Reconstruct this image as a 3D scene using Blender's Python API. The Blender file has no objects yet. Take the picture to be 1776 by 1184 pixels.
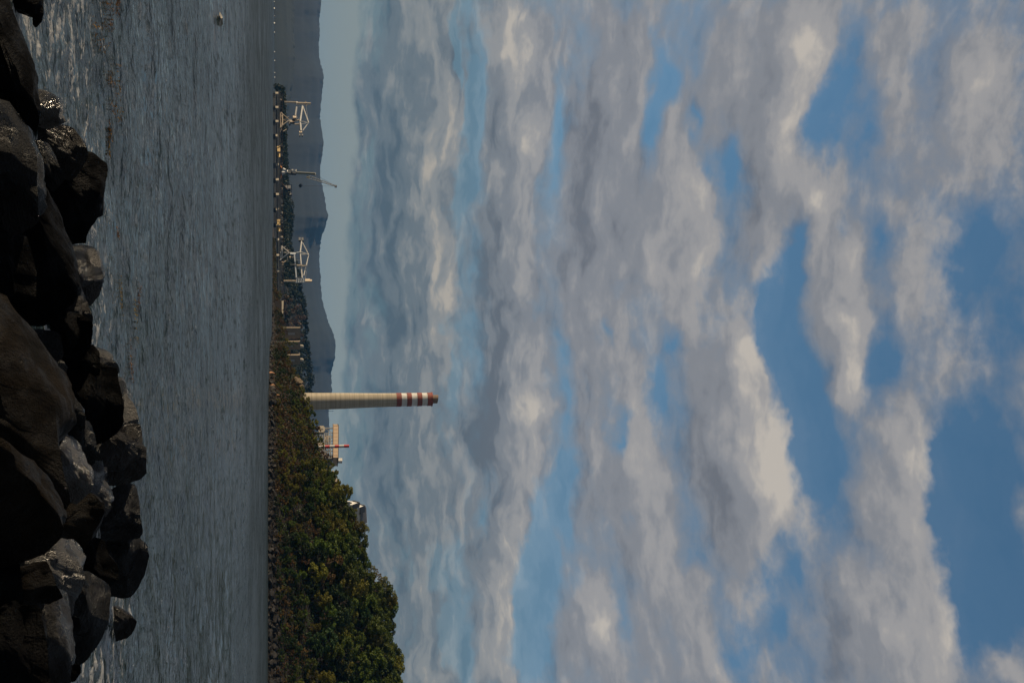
import bpy, bmesh, math, random
from mathutils import Vector, Matrix, noise
R = math.radians
C = bpy.context.scene
COL = C.collection

# ------------------------------------------------------------------ camera
H_CAM = 4.0
F = 1727.0                      # focal length in photo pixels (1776 across the sensor's long side)
PITCH = math.atan(408.0 / F)
ROLL = R(0.3)                   # the horizon drops a little towards the headland
fwd = Vector((0, math.cos(PITCH), math.sin(PITCH)))
up0 = Vector((0, -math.sin(PITCH), math.cos(PITCH)))
rt0 = Vector((1, 0, 0))
up = (up0 * math.cos(ROLL) + rt0 * math.sin(ROLL)).normalized()
rt = fwd.cross(up).normalized()
CAM = Vector((0, 0, H_CAM))
cam_d = bpy.data.cameras.new('camera')
cam = bpy.data.objects.new('camera', cam_d)
COL.objects.link(cam)
m = Matrix((up, -rt, -fwd)).transposed().to_4x4()     # camera held on its side: picture right = sky
m.translation = CAM
cam.matrix_world = m
cam_d.sensor_fit = 'HORIZONTAL'
cam_d.sensor_width = 36.0
cam_d.lens = 36.0 * F / 1776.0
cam_d.clip_start = 0.1
cam_d.clip_end = 40000
C.camera = cam


def ray(u, v):
    return (fwd * F + up * (v - 888.0) + rt * (u - 592.0))


def W(u, v, D):
    """world point at distance D (metres along +Y) in the direction u = across, v = up"""
    r = ray(u, v)
    return CAM + r * (D / r.y)


# ------------------------------------------------------------------ sun and sky
SUN_AZ = R(86)      # to the left of the view axis
SUN_EL = R(15)
sun_dir = Vector((-math.sin(SUN_AZ) * math.cos(SUN_EL), math.cos(SUN_AZ) * math.cos(SUN_EL), math.sin(SUN_EL)))
sl = bpy.data.lights.new('sun', 'SUN')
sl.energy = 4.9
sl.angle = R(0.5)
sl.color = (1.0, 0.80, 0.55)
so = bpy.data.objects.new('sun', sl)
COL.objects.link(so)
so.rotation_euler = (-sun_dir).to_track_quat('-Z', 'Y').to_euler()

C.view_settings.view_transform = 'Standard'
C.view_settings.look = 'None'
C.view_settings.exposure = 0.0
C.view_settings.gamma = 1.0
C.view_settings.use_curve_mapping = False
C.cycles.max_bounces = 6
C.cycles.diffuse_bounces = 2
C.cycles.glossy_bounces = 3
C.cycles.volume_bounces = 0
C.cycles.transparent_max_bounces = 6
C.cycles.caustics_reflective = False
C.cycles.caustics_refractive = False


class NT:
    """tiny node-tree writer"""
    def __init__(s, tree):
        s.t = tree
        s.n = tree.nodes
        s.l = tree.links

    def new(s, typ, **kw):
        nd = s.n.new(typ)
        for k, v in kw.items():
            setattr(nd, k, v)
        return nd

    def put(s, sock, val):
        if isinstance(val, bpy.types.NodeSocket):
            s.l.new(val, sock)
        else:
            sock.default_value = val

    def math(s, op, a, b=0.0, c=0.0, clamp=False):
        nd = s.new('ShaderNodeMath', operation=op, use_clamp=clamp)
        s.put(nd.inputs[0], a)
        s.put(nd.inputs[1], b)
        if op in ('MULTIPLY_ADD', 'SMOOTH_MIN', 'SMOOTH_MAX', 'WRAP', 'COMPARE'):
            s.put(nd.inputs[2], c)
        return nd.outputs[0]

    def vmath(s, op, a, b=(0, 0, 0)):
        nd = s.new('ShaderNodeVectorMath', operation=op)
        s.put(nd.inputs[0], a)
        s.put(nd.inputs[1], b)
        return nd.outputs[0]

    def comb(s, x=0.0, y=0.0, z=0.0):
        nd = s.new('ShaderNodeCombineXYZ')
        for i, q in enumerate((x, y, z)):
            s.put(nd.inputs[i], q)
        return nd.outputs[0]

    def noise(s, vec, scale, detail=4.0, rough=0.5, dist=0.0, lac=2.0):
        nd = s.new('ShaderNodeTexNoise')
        s.put(nd.inputs['Vector'], vec)
        nd.inputs['Scale'].default_value = scale
        nd.inputs['Detail'].default_value = detail
        nd.inputs['Roughness'].default_value = rough
        nd.inputs['Lacunarity'].default_value = lac
        nd.inputs['Distortion'].default_value = dist
        return nd.outputs[0]

    def mapr(s, v, a, b, c=0.0, d=1.0, smooth=True):
        nd = s.new('ShaderNodeMapRange', interpolation_type='SMOOTHSTEP' if smooth else 'LINEAR')
        s.put(nd.inputs[0], v)
        for i, q in enumerate((a, b, c, d)):
            s.put(nd.inputs[1 + i], q)
        return nd.outputs[0]

    def mix(s, f, a, b, blend='MIX'):
        nd = s.new('ShaderNodeMix', data_type='RGBA', blend_type=blend)
        s.put(nd.inputs[0], f)
        s.put(nd.inputs[6], a if isinstance(a, bpy.types.NodeSocket) else (*a, 1))
        s.put(nd.inputs[7], b if isinstance(b, bpy.types.NodeSocket) else (*b, 1))
        return nd.outputs[2]

    def ramp(s, f, stops, ease='EASE'):
        nd = s.new('ShaderNodeValToRGB')
        nd.color_ramp.interpolation = ease
        el = nd.color_ramp.elements
        while len(el) < len(stops):
            el.new(0.5)
        for e, (p, c) in zip(el, stops):
            e.position = p
            e.color = (*c, 1)
        s.put(nd.inputs[0], f)
        return nd.outputs[0]


def lin(r, g, b):
    f = lambda c: (c / 255 / 12.92) if c <= 10 else ((c / 255 + 0.055) / 1.055) ** 2.4
    return (f(r), f(g), f(b))


def azel(u, v):
    r = ray(u, v).normalized()
    return math.atan2(r.x, r.y), math.asin(r.z)


# cloud banks and blue gaps: (v, u, half-width across, half-height, amount)
CLOUDS = [
    # blue gaps
    (820, 200, 75, 13, -.75), (812, 330, 45, 14, -.5), (792, 110, 45, 9, -.5), (840, 150, 70, 8, -.45),
    (962, 230, 65, 15, -.7), (1148, 150, 65, 20, -.85), (1126, 235, 40, 18, -.6), (1212, 205, 26, 14, -.6),
    (975, 585, 45, 13, -.6), (1057, 585, 24, 10, -.45), (970, 690, 45, 13, -.5), (1170, 615, 28, 18, -.7),
    (1135, 680, 55, 22, -.7), (1080, 745, 30, 15, -.6), (985, 870, 75, 18, -.8), (948, 960, 75, 22, -.9),
    (922, 1085, 95, 26, -.9), (805, 1150, 50, 18, -.6), (775, 1110, 30, 10, -.4), (850, 885, 40, 11, -.45),
    (1105, 900, 20, 13, -.5), (1070, 1065, 60, 13, -.5), (1258, 310, 70, 24, -.85), (1228, 265, 30, 16, -.5),
    (1425, 195, 75, 26, -.9), (1470, 100, 80, 26, -.45), (1378, 460, 60, 24, -.9), (1338, 575, 65, 36, -.95),
    (1385, 700, 95, 40, -.95), (1430, 820, 85, 36, -.9), (1375, 965, 50, 24, -.75), (1200, 965, 36, 14, -.45),
    (1345, 1075, 70, 26, -.6), (1290, 1135, 45, 24, -.55), (1540, 420, 60, 26, -.7), (1600, 350, 70, 36, -.2),
    (1700, 430, 110, 60, -.75), (1530, 625, 60, 34, -.9), (1680, 790, 130, 70, -1.), (1725, 960, 130, 60, -1.),
    (1690, 1080, 60, 30, -.8), (1745, 560, 80, 34, -.4), (1500, 220, 80, 24, -.35), (1620, 900, 40, 24, -.5),
    (890, 60, 90, 12, -.2), (1180, 740, 90, 14, -.3), (700, 900, 120, 10, -.3), (780, 620, 60, 8, -.3),
    # cloud banks
    (1530, 110, 120, 50, .3), (1630, 330, 130, 50, .32), (1745, 250, 140, 40, .25), (1560, 380, 80, 40, .25),
    (1395, 60, 90, 55, .7), (1330, 200, 130, 60, .5), (1400, 340, 60, 44, .75), (1320, 370, 90, 40, .4),
    (1265, 140, 110, 44, .4), (1180, 320, 110, 46, .6), (1150, 450, 140, 60, .6), (1060, 180, 140, 50, .45),
    (1050, 380, 160, 40, .5), (1290, 640, 90, 44, .6), (1310, 830, 120, 62, .9), (1245, 760, 130, 50, .6),
    (1105, 820, 80, 40, .6), (1050, 840, 70, 34, .5), (1040, 1095, 60, 34, .65), (1130, 960, 120, 44, .5),
    (1440, 450, 80, 40, .6), (1480, 560, 85, 40, .7), (1450, 660, 60, 36, .45), (1575, 780, 70, 46, .7),
    (1530, 890, 90, 56, .6), (1580, 1085, 110, 70, .8), (1480, 1110, 100, 56, .5), (1645, 640, 80, 46, .45),
    (1585, 500, 60, 40, .4), (1690, 160, 120, 60, .6), (1560, 230, 60, 36, .3), (1750, 1150, 46, 40, .6),
    (880, 500, 260, 40, .5), (880, 740, 140, 40, .5), (1000, 520, 200, 34, .35), (860, 1000, 90, 30, .35),
    (700, 400, 300, 60, .5), (700, 900, 300, 70, .35), (900, 100, 140, 50, .45), (720, 100, 200, 60, .4),
    (1200, 1080, 100, 50, .35), (1000, 1130, 60, 24, .3),
]
# where the low sun catches a bank or where it stays in its own shade: (v, u, half-width, half-height, amount)
LIGHTS = [
    (722, 355, 34, 15, .55), (775, 520, 90, 18, .38), (700, 60, 120, 14, .25), (880, 60, 60, 24, .45), (910, 45, 34, 18, .4),
    (760, 290, 110, 14, .3), (1130, 440, 150, 26, .35), (1215, 470, 70, 20, .25), (1395, 60, 70, 36, .35), (1300, 70, 90, 26, .25),
    (1405, 340, 40, 26, .4), (1345, 820, 90, 34, .45), (1290, 780, 90, 26, .2), (1310, 610, 30, 16, .35), (1110, 800, 50, 20, .3),
    (1050, 1085, 46, 24, .4), (1570, 790, 44, 24, .22), (1540, 1080, 80, 36, .22), (1690, 170, 70, 36, .22), (920, 690, 46, 16, .35),
    (810, 900, 120, 16, .2), (1480, 560, 46, 24, .2), (850, 330, 60, 16, .2), (960, 340, 90, 16, .2),
    (860, 560, 200, 26, -.35), (845, 730, 120, 26, -.4), (690, 400, 200, 34, -.3), (1080, 200, 160, 36, -.3), (790, 90, 50, 16, -.3),
    (1010, 330, 200, 26, -.28), (1260, 880, 110, 24, -.22), (1300, 330, 110, 30, -.22), (680, 800, 200, 26, -.22), (1010, 760, 140, 18, -.2),
    (960, 1000, 50, 22, -.2), (1450, 1080, 120, 34, -.16),
]


def ellipse_sum(nt, vec, items, start=0.0):
    acc = start
    for v, u, ru, rv, amt in items:
        a, e = azel(u, v)
        a2, e2 = azel(u + ru, v)
        _, e3 = azel(u, v + rv)
        mp = nt.new('ShaderNodeMapping', vector_type='TEXTURE')
        mp.inputs['Location'].default_value = (a, e, 0)
        mp.inputs['Scale'].default_value = (abs(a2 - a) * (2.5 if amt < 0 else 2.2), abs(e3 - e) * 2.1, 1)
        nt.put(mp.inputs['Vector'], vec)
        g = nt.new('ShaderNodeTexGradient', gradient_type='QUADRATIC_SPHERE')
        nt.l.new(mp.outputs[0], g.inputs[0])
        acc = nt.math('MULTIPLY_ADD', g.outputs['Fac'], amt * 1.45, acc)
    return acc


def build_world():
    w = bpy.data.worlds.new('World')
    C.world = w
    w.use_nodes = True
    nt = NT(w.node_tree)
    nt.n.clear()
    out = nt.new('ShaderNodeOutputWorld')
    sky = nt.new('ShaderNodeTexSky', sky_type='NISHITA')
    sky.sun_disc = False
    sky.sun_elevation = SUN_EL
    sky.sun_rotation = -SUN_AZ
    sky.air_density = 1.0
    sky.dust_density = 0.6
    sky.ozone_density = 2.0
    bg_sky = nt.new('ShaderNodeBackground')
    tint = nt.mix(1.0, sky.outputs[0], (0.64, 0.96, 1.02), 'MULTIPLY')
    nt.l.new(tint, bg_sky.inputs[0])
    bg_sky.inputs[1].default_value = 0.125
    tc = nt.new('ShaderNodeTexCoord')
    d = tc.outputs['Generated']
    sp = nt.new('ShaderNodeSeparateXYZ')
    nt.l.new(d, sp.inputs[0])
    x, y, z = sp.outputs
    az = nt.math('ARCTAN2', x, y)
    el = nt.math('ARCSINE', z)
    zc = nt.math('ADD', nt.math('MAXIMUM', z, 0.0), 0.10)
    px, py = nt.math('DIVIDE', x, zc), nt.math('DIVIDE', y, zc)
    flat = nt.comb(px, py, 0.0)
    # domain warp so the banks get billowed edges
    ae = nt.comb(az, el, 0.0)
    wn = nt.new('ShaderNodeTexNoise')
    nt.l.new(nt.vmath('MULTIPLY', ae, (1.0, 1.5, 0.0)), wn.inputs['Vector'])
    wn.inputs['Scale'].default_value = 13.0
    wn.inputs['Detail'].default_value = 4.0
    wn.inputs['Roughness'].default_value = 0.52
    wv = nt.vmath('SUBTRACT', wn.outputs['Color'], (0.5, 0.5, 0.5))
    warped = nt.vmath('ADD', ae, nt.vmath('MULTIPLY', wv, (0.10, 0.050, 0.0)))

    def field(shift):
        vec = nt.vmath('ADD', warped, (shift[0], shift[1], 0))
        fl = nt.vmath('ADD', flat, (shift[0] * 3, -shift[1] * 7, 0))
        e = ellipse_sum(nt, vec, CLOUDS)
        n1 = nt.noise(fl, 1.7, 4.0, 0.5, 0.2)
        n2 = nt.noise(nt.vmath('MULTIPLY', vec, (1.0, 2.1, 1.0)), 11.0, 3.0, 0.5, 0.0)
        n3 = nt.noise(nt.vmath('MULTIPLY', nt.vmath('ADD', ae, (shift[0], shift[1], 0)), (1.0, 1.8, 1.0)), 34.0, 6.0, 0.6, 0.2)
        s_ = nt.math('MULTIPLY_ADD', nt.math('SUBTRACT', n1, 0.5), 0.7, e)
        s_ = nt.math('MULTIPLY_ADD', nt.math('SUBTRACT', n2, 0.5), 1.25, s_)
        return nt.math('MULTIPLY_ADD', nt.math('SUBTRACT', n3, 0.5), 0.84, s_)

    base = nt.ramp(nt.mapr(el, 0.0, 0.8, 0, 1, False),
                   [(0.0, (.60,) * 3), (0.20, (.60,) * 3), (0.38, (.54,) * 3), (0.62, (.38,) * 3), (0.85, (.27,) * 3), (1.0, (.12,) * 3)], 'LINEAR')
    # unseen sky set for fill light: clearer overhead, cloud added behind the camera
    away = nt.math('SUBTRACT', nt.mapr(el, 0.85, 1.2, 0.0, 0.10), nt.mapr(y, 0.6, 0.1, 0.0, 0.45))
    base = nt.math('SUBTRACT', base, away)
    f0 = field((0, 0))
    f1 = field((-0.014, 0.024))
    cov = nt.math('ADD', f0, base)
    relief = nt.math('SUBTRACT', f0, f1)
    crisp = nt.mapr(relief, -0.25, 0.45)
    dens = nt.mapr(cov, nt.math('MULTIPLY_ADD', crisp, 0.36, -0.58), nt.math('MULTIPLY_ADD', crisp, -0.34, 0.92))
    veil = nt.ramp(nt.mapr(el, 0.0, 0.8, 0, 1, False), [(0.0, (.97,) * 3), (0.18, (.85,) * 3), (0.30, (.45,) * 3), (0.42, (.24,) * 3), (0.6, (.15,) * 3), (0.8, (.07,) * 3)], 'LINEAR')
    dens = nt.math('MAXIMUM', dens, veil)
    thick = nt.mapr(cov, 0.15, 1.3)
    li = ellipse_sum(nt, warped, [(*q[:4], q[4] * .72) for q in LIGHTS], 0.45)
    fine = nt.noise(nt.vmath('MULTIPLY', warped, (1, 4.5, 1)), 17.0, 5.0, 0.5, 0.2)
    li = nt.math('MULTIPLY_ADD', nt.math('SUBTRACT', fine, 0.5), nt.mapr(el, R(8), R(22), 1.35, 0.45), li)
    puff = nt.noise(nt.vmath('MULTIPLY', nt.vmath('ADD', ae, nt.vmath('MULTIPLY', wv, (0.02, 0.012, 0.0))), (1, 2.4, 1)), 30.0, 5.0, 0.55, 0.0)
    li = nt.math('MULTIPLY_ADD', nt.math('SUBTRACT', puff, 0.5), nt.mapr(el, R(8), R(26), 0.8, 0.50), li)
    li = nt.math('MULTIPLY_ADD', relief, 0.30, li)
    li = nt.math('MULTIPLY_ADD', thick, -0.06, li)
    li = nt.math('MULTIPLY', li, 1.0, clamp=True)
    hi = nt.ramp(li, [(0.0, lin(108, 111, 118)), (0.35, lin(132, 134, 139)), (0.65, lin(156, 154, 154)), (1.0, lin(190, 182, 172))])
    lo = nt.ramp(li, [(0.0, lin(82, 93, 102)), (0.35, lin(105, 113, 118)), (0.65, lin(133, 135, 134)), (1.0, lin(172, 163, 150))])
    cl = nt.mix(nt.mapr(el, R(6), R(17)), lo, hi)
    bg_cl = nt.new('ShaderNodeBackground')
    nt.l.new(cl, bg_cl.inputs[0])
    dim = nt.math('MULTIPLY', nt.mapr(y, -0.3, 0.55, 0.85, 1.0), nt.mapr(el, 0.75, 1.2, 1.0, 0.70))  # dims the unseen cloud behind and overhead to set the shade tone
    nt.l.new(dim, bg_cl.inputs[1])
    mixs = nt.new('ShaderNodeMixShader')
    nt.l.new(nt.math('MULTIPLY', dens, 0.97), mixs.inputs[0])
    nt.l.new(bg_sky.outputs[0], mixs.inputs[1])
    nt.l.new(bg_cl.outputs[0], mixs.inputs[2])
    # the clear pale strip under the cloud base, higher on the side of the far hills
    edge = nt.noise(nt.comb(az, nt.math('MULTIPLY', el, 2.0), 0.0), 22.0, 5.0, 0.5)
    top = nt.math('MULTIPLY_ADD', az, -0.045, 0.0635)
    top = nt.math('MULTIPLY_ADD', nt.math('SUBTRACT', edge, 0.5), 0.028, top)
    strip = nt.math('SUBTRACT', 1.0, nt.mapr(nt.math('SUBTRACT', el, top), -0.003, 0.007))
    bg_h = nt.new('ShaderNodeBackground')
    bg_h.inputs[0].default_value = (*lin(139, 147, 143), 1)
    mix2 = nt.new('ShaderNodeMixShader')
    nt.l.new(strip, mix2.inputs[0])
    nt.l.new(mixs.outputs[0], mix2.inputs[1])
    nt.l.new(bg_h.outputs[0], mix2.inputs[2])
    nt.l.new(mix2.outputs[0], out.inputs[0])
    w.cycles.sampling_method = 'MANUAL'
    w.cycles.sample_map_resolution = 512


build_world()


# ------------------------------------------------------------------ materials
def mat(name, col, rough=0.8, metal=0.0, var=0.0, scale=4.0, bump=0.0, bscale=20.0, spec=0.5, col2=None, coord='Object', rnd=0.0):
    mt = bpy.data.materials.new(name)
    mt.use_nodes = True
    nt = NT(mt.node_tree)
    b = nt.n['Principled BSDF']
    b.inputs['Roughness'].default_value = rough
    b.inputs['Metallic'].default_value = metal
    b.inputs['Specular IOR Level'].default_value = spec
    tc = nt.new('ShaderNodeTexCoord')
    c2 = col2 or tuple(c * 0.55 for c in col)
    f = nt.noise(tc.outputs[coord], scale, 5.0, 0.6)
    f = nt.mapr(f, 0.3, 0.7, 0.0, var if var else 0.25)
    c = nt.mix(f, col, c2)
    if rnd:
        oi = nt.new('ShaderNodeObjectInfo')
        hs = nt.new('ShaderNodeHueSaturation')
        nt.put(hs.inputs['Value'], nt.mapr(oi.outputs['Random'], 0, 1, 1 - rnd, 1 + rnd, False))
        nt.l.new(c, hs.inputs['Color'])
        c = hs.outputs[0]
    nt.l.new(c, b.inputs['Base Color'])
    if bump:
        bp = nt.new('ShaderNodeBump')
        bp.inputs['Strength'].default_value = bump
        nt.put(bp.inputs['Height'], nt.noise(tc.outputs[coord], bscale, 6.0, 0.65))
        nt.l.new(bp.outputs[0], b.inputs['Normal'])
    return mt


def leaf_mat(name, col, col2, rnd=0.35):
    mt = bpy.data.materials.new(name)
    mt.use_nodes = True
    nt = NT(mt.node_tree)
    b = nt.n['Principled BSDF']
    o = nt.n['Material Output']
    geo = nt.new('ShaderNodeNewGeometry')
    oi = nt.new('ShaderNodeObjectInfo')
    c = nt.mix(geo.outputs['Random Per Island'], col, col2)
    hs = nt.new('ShaderNodeHueSaturation')
    nt.put(hs.inputs['Value'], nt.mapr(oi.outputs['Random'], 0, 1, 1 - rnd, 1 + rnd, False))
    nt.put(hs.inputs['Hue'], nt.mapr(oi.outputs['Random'], 0, 1, 0.492, 0.53, False))
    nt.l.new(c, hs.inputs['Color'])
    nt.l.new(hs.outputs[0], b.inputs['Base Color'])
    b.inputs['Roughness'].default_value = 0.6
    b.inputs['Specular IOR Level'].default_value = 0.25
    tr = nt.new('ShaderNodeBsdfTranslucent')
    nt.l.new(hs.outputs[0], tr.inputs[0])
    mx = nt.new('ShaderNodeMixShader')
    mx.inputs[0].default_value = 0.25
    nt.l.new(b.outputs[0], mx.inputs[1])
    nt.l.new(tr.outputs[0], mx.inputs[2])
    nt.l.new(mx.outputs[0], o.inputs[0])
    return mt


def rock_mat(name, col, col2, rough=0.4, bump=0.6, streak=1.0, spec=0.3, glit=0.15):
    mt = bpy.data.materials.new(name)
    mt.use_nodes = True
    nt = NT(mt.node_tree)
    b = nt.n['Principled BSDF']
    geo = nt.new('ShaderNodeNewGeometry')
    p = geo.outputs['Position']
    oi = nt.new('ShaderNodeObjectInfo')
    rot = nt.new('ShaderNodeVectorRotate', rotation_type='EULER_XYZ')
    nt.l.new(p, rot.inputs['Vector'])
    nt.l.new(nt.comb(nt.math('MULTIPLY', oi.outputs['Random'], 1.3), nt.math('MULTIPLY', oi.outputs['Random'], 5.0), 0.0), rot.inputs['Rotation'])
    q = rot.outputs[0]
    big = nt.noise(q, 1.3, 6.0, 0.6)
    strat = nt.noise(nt.vmath('MULTIPLY', q, (1.0, 1.5, 9.0 * streak)), 1.6, 7.0, 0.65, 0.4)
    f = nt.mapr(nt.math('ADD', nt.math('MULTIPLY', big, 0.5), nt.math('MULTIPLY', strat, 0.5)), 0.36, 0.62)
    c = nt.mix(f, col, col2)
    hs = nt.new('ShaderNodeHueSaturation')
    nt.put(hs.inputs['Value'], nt.mapr(oi.outputs['Random'], 0, 1, 0.6, 1.35, False))
    nt.l.new(c, hs.inputs['Color'])
    nt.l.new(hs.outputs[0], b.inputs['Base Color'])
    rr = nt.noise(q, 3.0, 3.0, 0.5)
    nt.l.new(nt.mapr(rr, 0.38, 0.62, max(0.14, rough - 0.28), rough + 0.22), b.inputs['Roughness'])
    b.inputs['Specular IOR Level'].default_value = spec
    h = nt.math('ADD', nt.math('MULTIPLY', strat, 0.6), nt.math('MULTIPLY', nt.noise(q, 14.0, 7.0, 0.7), 0.5))
    h = nt.math('ADD', h, nt.math('MULTIPLY', nt.noise(q, 42.0, 3.0, 0.6), 0.22 + glit * 0.5))
    cw = nt.new('ShaderNodeTexNoise')
    nt.l.new(q, cw.inputs['Vector'])
    cw.inputs['Scale'].default_value = 2.0
    vo = nt.new('ShaderNodeTexVoronoi', feature='DISTANCE_TO_EDGE')
    nt.l.new(nt.vmath('ADD', nt.vmath('MULTIPLY', q, (1.0, 1.3, 2.2)), nt.vmath('MULTIPLY', cw.outputs['Color'], (0.5, 0.5, 0.5))), vo.inputs['Vector'])
    vo.inputs['Scale'].default_value = 0.7
    h = nt.math('MULTIPLY_ADD', nt.mapr(vo.outputs[0], 0.0, 0.03), nt.math('MULTIPLY', nt.mapr(big, 0.45, 0.6), 0.12), h)
    bp = nt.new('ShaderNodeBump')
    bp.inputs['Strength'].default_value = bump
    bp.inputs['Distance'].default_value = 0.2
    nt.l.new(h, bp.inputs['Height'])
    nt.l.new(bp.outputs[0], b.inputs['Normal'])
    return mt


M = {}
M['basalt'] = rock_mat('wet dark basalt', (0.002, 0.0025, 0.003), (0.007, 0.008, 0.0095), 0.48, 1.0, spec=.24, glit=.4)
M['basalt_wet'] = rock_mat('soaked basalt', (0.004, 0.004, 0.004), (0.013, 0.010, 0.007), 0.30, 1.0, spec=.9, glit=1.4)
M['brownrock'] = rock_mat('dry brown boulder', (0.003, 0.0021, 0.0012), (0.011, 0.0078, 0.0045), 0.8, 1.0, 0.3, spec=.12)
M['tanrock'] = rock_mat('weathered tan boulder', (0.009, 0.0075, 0.006), (0.026, 0.023, 0.018), 0.34, 0.8, 0.3, spec=.9, glit=1.3)
M['redrock'] = rock_mat('reddish dark boulder', (0.0025, 0.002, 0.0016), (0.008, 0.0056, 0.0045), 0.44, 0.9, spec=.35, glit=.5)
M['blackrock'] = rock_mat('black boulder', (0.001, 0.001, 0.001), (0.004, 0.004, 0.0045), 0.75, 0.9, spec=.06)
M['gravel'] = mat('dark shore gravel', (0.006, 0.006, 0.006), 0.8, var=0.6, scale=3, bump=0.6, bscale=9)
M['white'] = mat('white weathered paint', (0.66, 0.63, 0.57), 0.55, var=0.35, scale=0.3)
M['cream'] = mat('cream rusted paint', (0.56, 0.46, 0.33), 0.6, var=0.5, scale=0.4, col2=(0.30, 0.18, 0.09))
M['bluegrey'] = mat('blue grey steel', (0.30, 0.34, 0.38), 0.5, var=0.3, scale=0.5)
M['steel'] = mat('grey galvanised steel', (0.30, 0.30, 0.29), 0.5, var=0.3, scale=0.5)
M['olive'] = mat('olive grey painted steel', (0.17, 0.17, 0.13), 0.6, var=0.3, scale=0.4)
M['dark'] = mat('dark machinery', (0.03, 0.032, 0.036), 0.6, var=0.4, scale=0.6)
M['orange'] = mat('orange painted steel', (0.55, 0.20, 0.03), 0.55, var=0.3, scale=0.6)
M['concrete'] = mat('pale concrete', (0.42, 0.37, 0.29), 0.9, var=0.5, scale=0.6)
M['deckc'] = mat('stained jetty concrete', (0.30, 0.25, 0.19), 0.9, var=0.7, scale=0.4, col2=(0.12, 0.09, 0.06))
M['yellow'] = mat('yellow fender paint', (0.55, 0.36, 0.11), 0.6, var=0.4, scale=0.5)
M['rust'] = mat('rusty steel', (0.16, 0.09, 0.05), 0.8, var=0.6, scale=0.4)
M['cladding'] = mat('beige cladding', (0.52, 0.37, 0.24), 0.7, var=0.25, scale=0.15)
M['grey_panel'] = mat('grey wall panel', (0.16, 0.15, 0.14), 0.8, var=0.3, scale=0.1)
M['red'] = mat('red band paint', (0.27, 0.058, 0.035), 0.75, var=0.8, scale=0.35, col2=(0.14, 0.045, 0.03))
M['redbright'] = mat('bright red band paint', (0.50, 0.025, 0.025), 0.5, var=0.2, scale=0.5)
M['whiteband'] = mat('white band paint', (0.62, 0.60, 0.56), 0.7, var=0.6, scale=0.35, col2=(0.40, 0.36, 0.30))
M['roofdark'] = mat('dark slate roof', (0.10, 0.10, 0.105), 0.6, var=0.3, scale=0.7)
M['housewhite'] = mat('white painted wall', (0.74, 0.71, 0.66), 0.7, var=0.12, scale=0.5)
M['glass'] = mat('dark window glass', (0.02, 0.025, 0.03), 0.1, var=0.1)
M['bark'] = mat('grey brown bark', (0.075, 0.055, 0.038), 0.9, var=0.5, scale=2.0, bump=0.4, bscale=10)
M['palebark'] = mat('bleached bark', (0.30, 0.24, 0.17), 0.9, var=0.4, scale=2.0)
M['leaf_green'] = leaf_mat('green leaves', (0.052, 0.072, 0.007), (0.092, 0.108, 0.011))
M['leaf_olive'] = leaf_mat('olive yellow leaves', (0.110, 0.098, 0.012), (0.150, 0.128, 0.017))
M['leaf_brown'] = leaf_mat('dry brown leaves', (0.095, 0.045, 0.014), (0.140, 0.080, 0.024))
M['leaf_dark'] = leaf_mat('dark green leaves', (0.020, 0.036, 0.008), (0.036, 0.054, 0.011))
M['leaf_far'] = leaf_mat('far wood leaves', (0.016, 0.026, 0.014), (0.032, 0.046, 0.022), 0.1)
M['leaf_russet'] = leaf_mat('russet wood leaves', (0.065, 0.036, 0.024), (0.115, 0.062, 0.038), 0.1)
M['weed'] = leaf_mat('brown seaweed', (0.10, 0.045, 0.010), (0.26, 0.13, 0.03), 0.1)
M['soil'] = mat('dark brown soil', (0.011, 0.006, 0.0035), 0.95, var=0.8, scale=0.12, col2=(0.004, 0.003, 0.002), coord='Object')
M['scrap'] = mat('pale scrap', (0.30, 0.27, 0.22), 0.7, var=0.4, scale=6)


# chimney concrete: pour rings and run-down streaks
def chimney_mat():
    mt = bpy.data.materials.new('stained chimney concrete')
    mt.use_nodes = True
    nt = NT(mt.node_tree)
    b = nt.n['Principled BSDF']
    b.inputs['Roughness'].default_value = 0.9
    b.inputs['Specular IOR Level'].default_value = 0.2
    tc = nt.new('ShaderNodeTexCoord')
    o = tc.outputs['Object']
    ring = nt.noise(nt.vmath('MULTIPLY', o, (0.01, 0.01, 0.22)), 1.0, 3.0, 0.6)
    wav = nt.new('ShaderNodeTexWave', wave_type='BANDS', bands_direction='Z')
    nt.l.new(o, wav.inputs['Vector'])
    wav.inputs['Scale'].default_value = 0.085
    wav.inputs['Distortion'].default_value = 0.15
    seam = nt.mapr(wav.outputs['Fac'], 0.0, 0.16, 1.0, 0.0)
    streak = nt.noise(nt.vmath('MULTIPLY', o, (0.7, 0.7, 0.02)), 1.0, 5.0, 0.65)
    f = nt.mapr(nt.math('ADD', nt.math('MULTIPLY', ring, 0.5), nt.math('MULTIPLY', streak, 0.5)), 0.35, 0.65)
    c = nt.mix(f, (0.50, 0.43, 0.32), (0.33, 0.285, 0.215))
    c = nt.mix(nt.math('MULTIPLY', seam, 0.35), c, (0.20, 0.17, 0.12))
    # soot under the painted bands
    sp = nt.new('ShaderNodeSeparateXYZ')
    nt.l.new(o, sp.inputs[0])
    soot = nt.mapr(nt.math('ADD', sp.outputs[2], nt.math('MULTIPLY', streak, 30.0)), 95.0, 128.0)
    c = nt.mix(nt.math('MULTIPLY', soot, 0.35), c, (0.22, 0.17, 0.10))
    nt.l.new(c, b.inputs['Base Color'])
    return mt


M['chimney'] = chimney_mat()


# ------------------------------------------------------------------ building helpers
def tag(o, label, cat, group=None, kind=None):
    if label:
        o['label'] = label
    if cat:
        o['category'] = cat
    if group:
        o['group'] = group
    if kind:
        o['kind'] = kind
    return o


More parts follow.
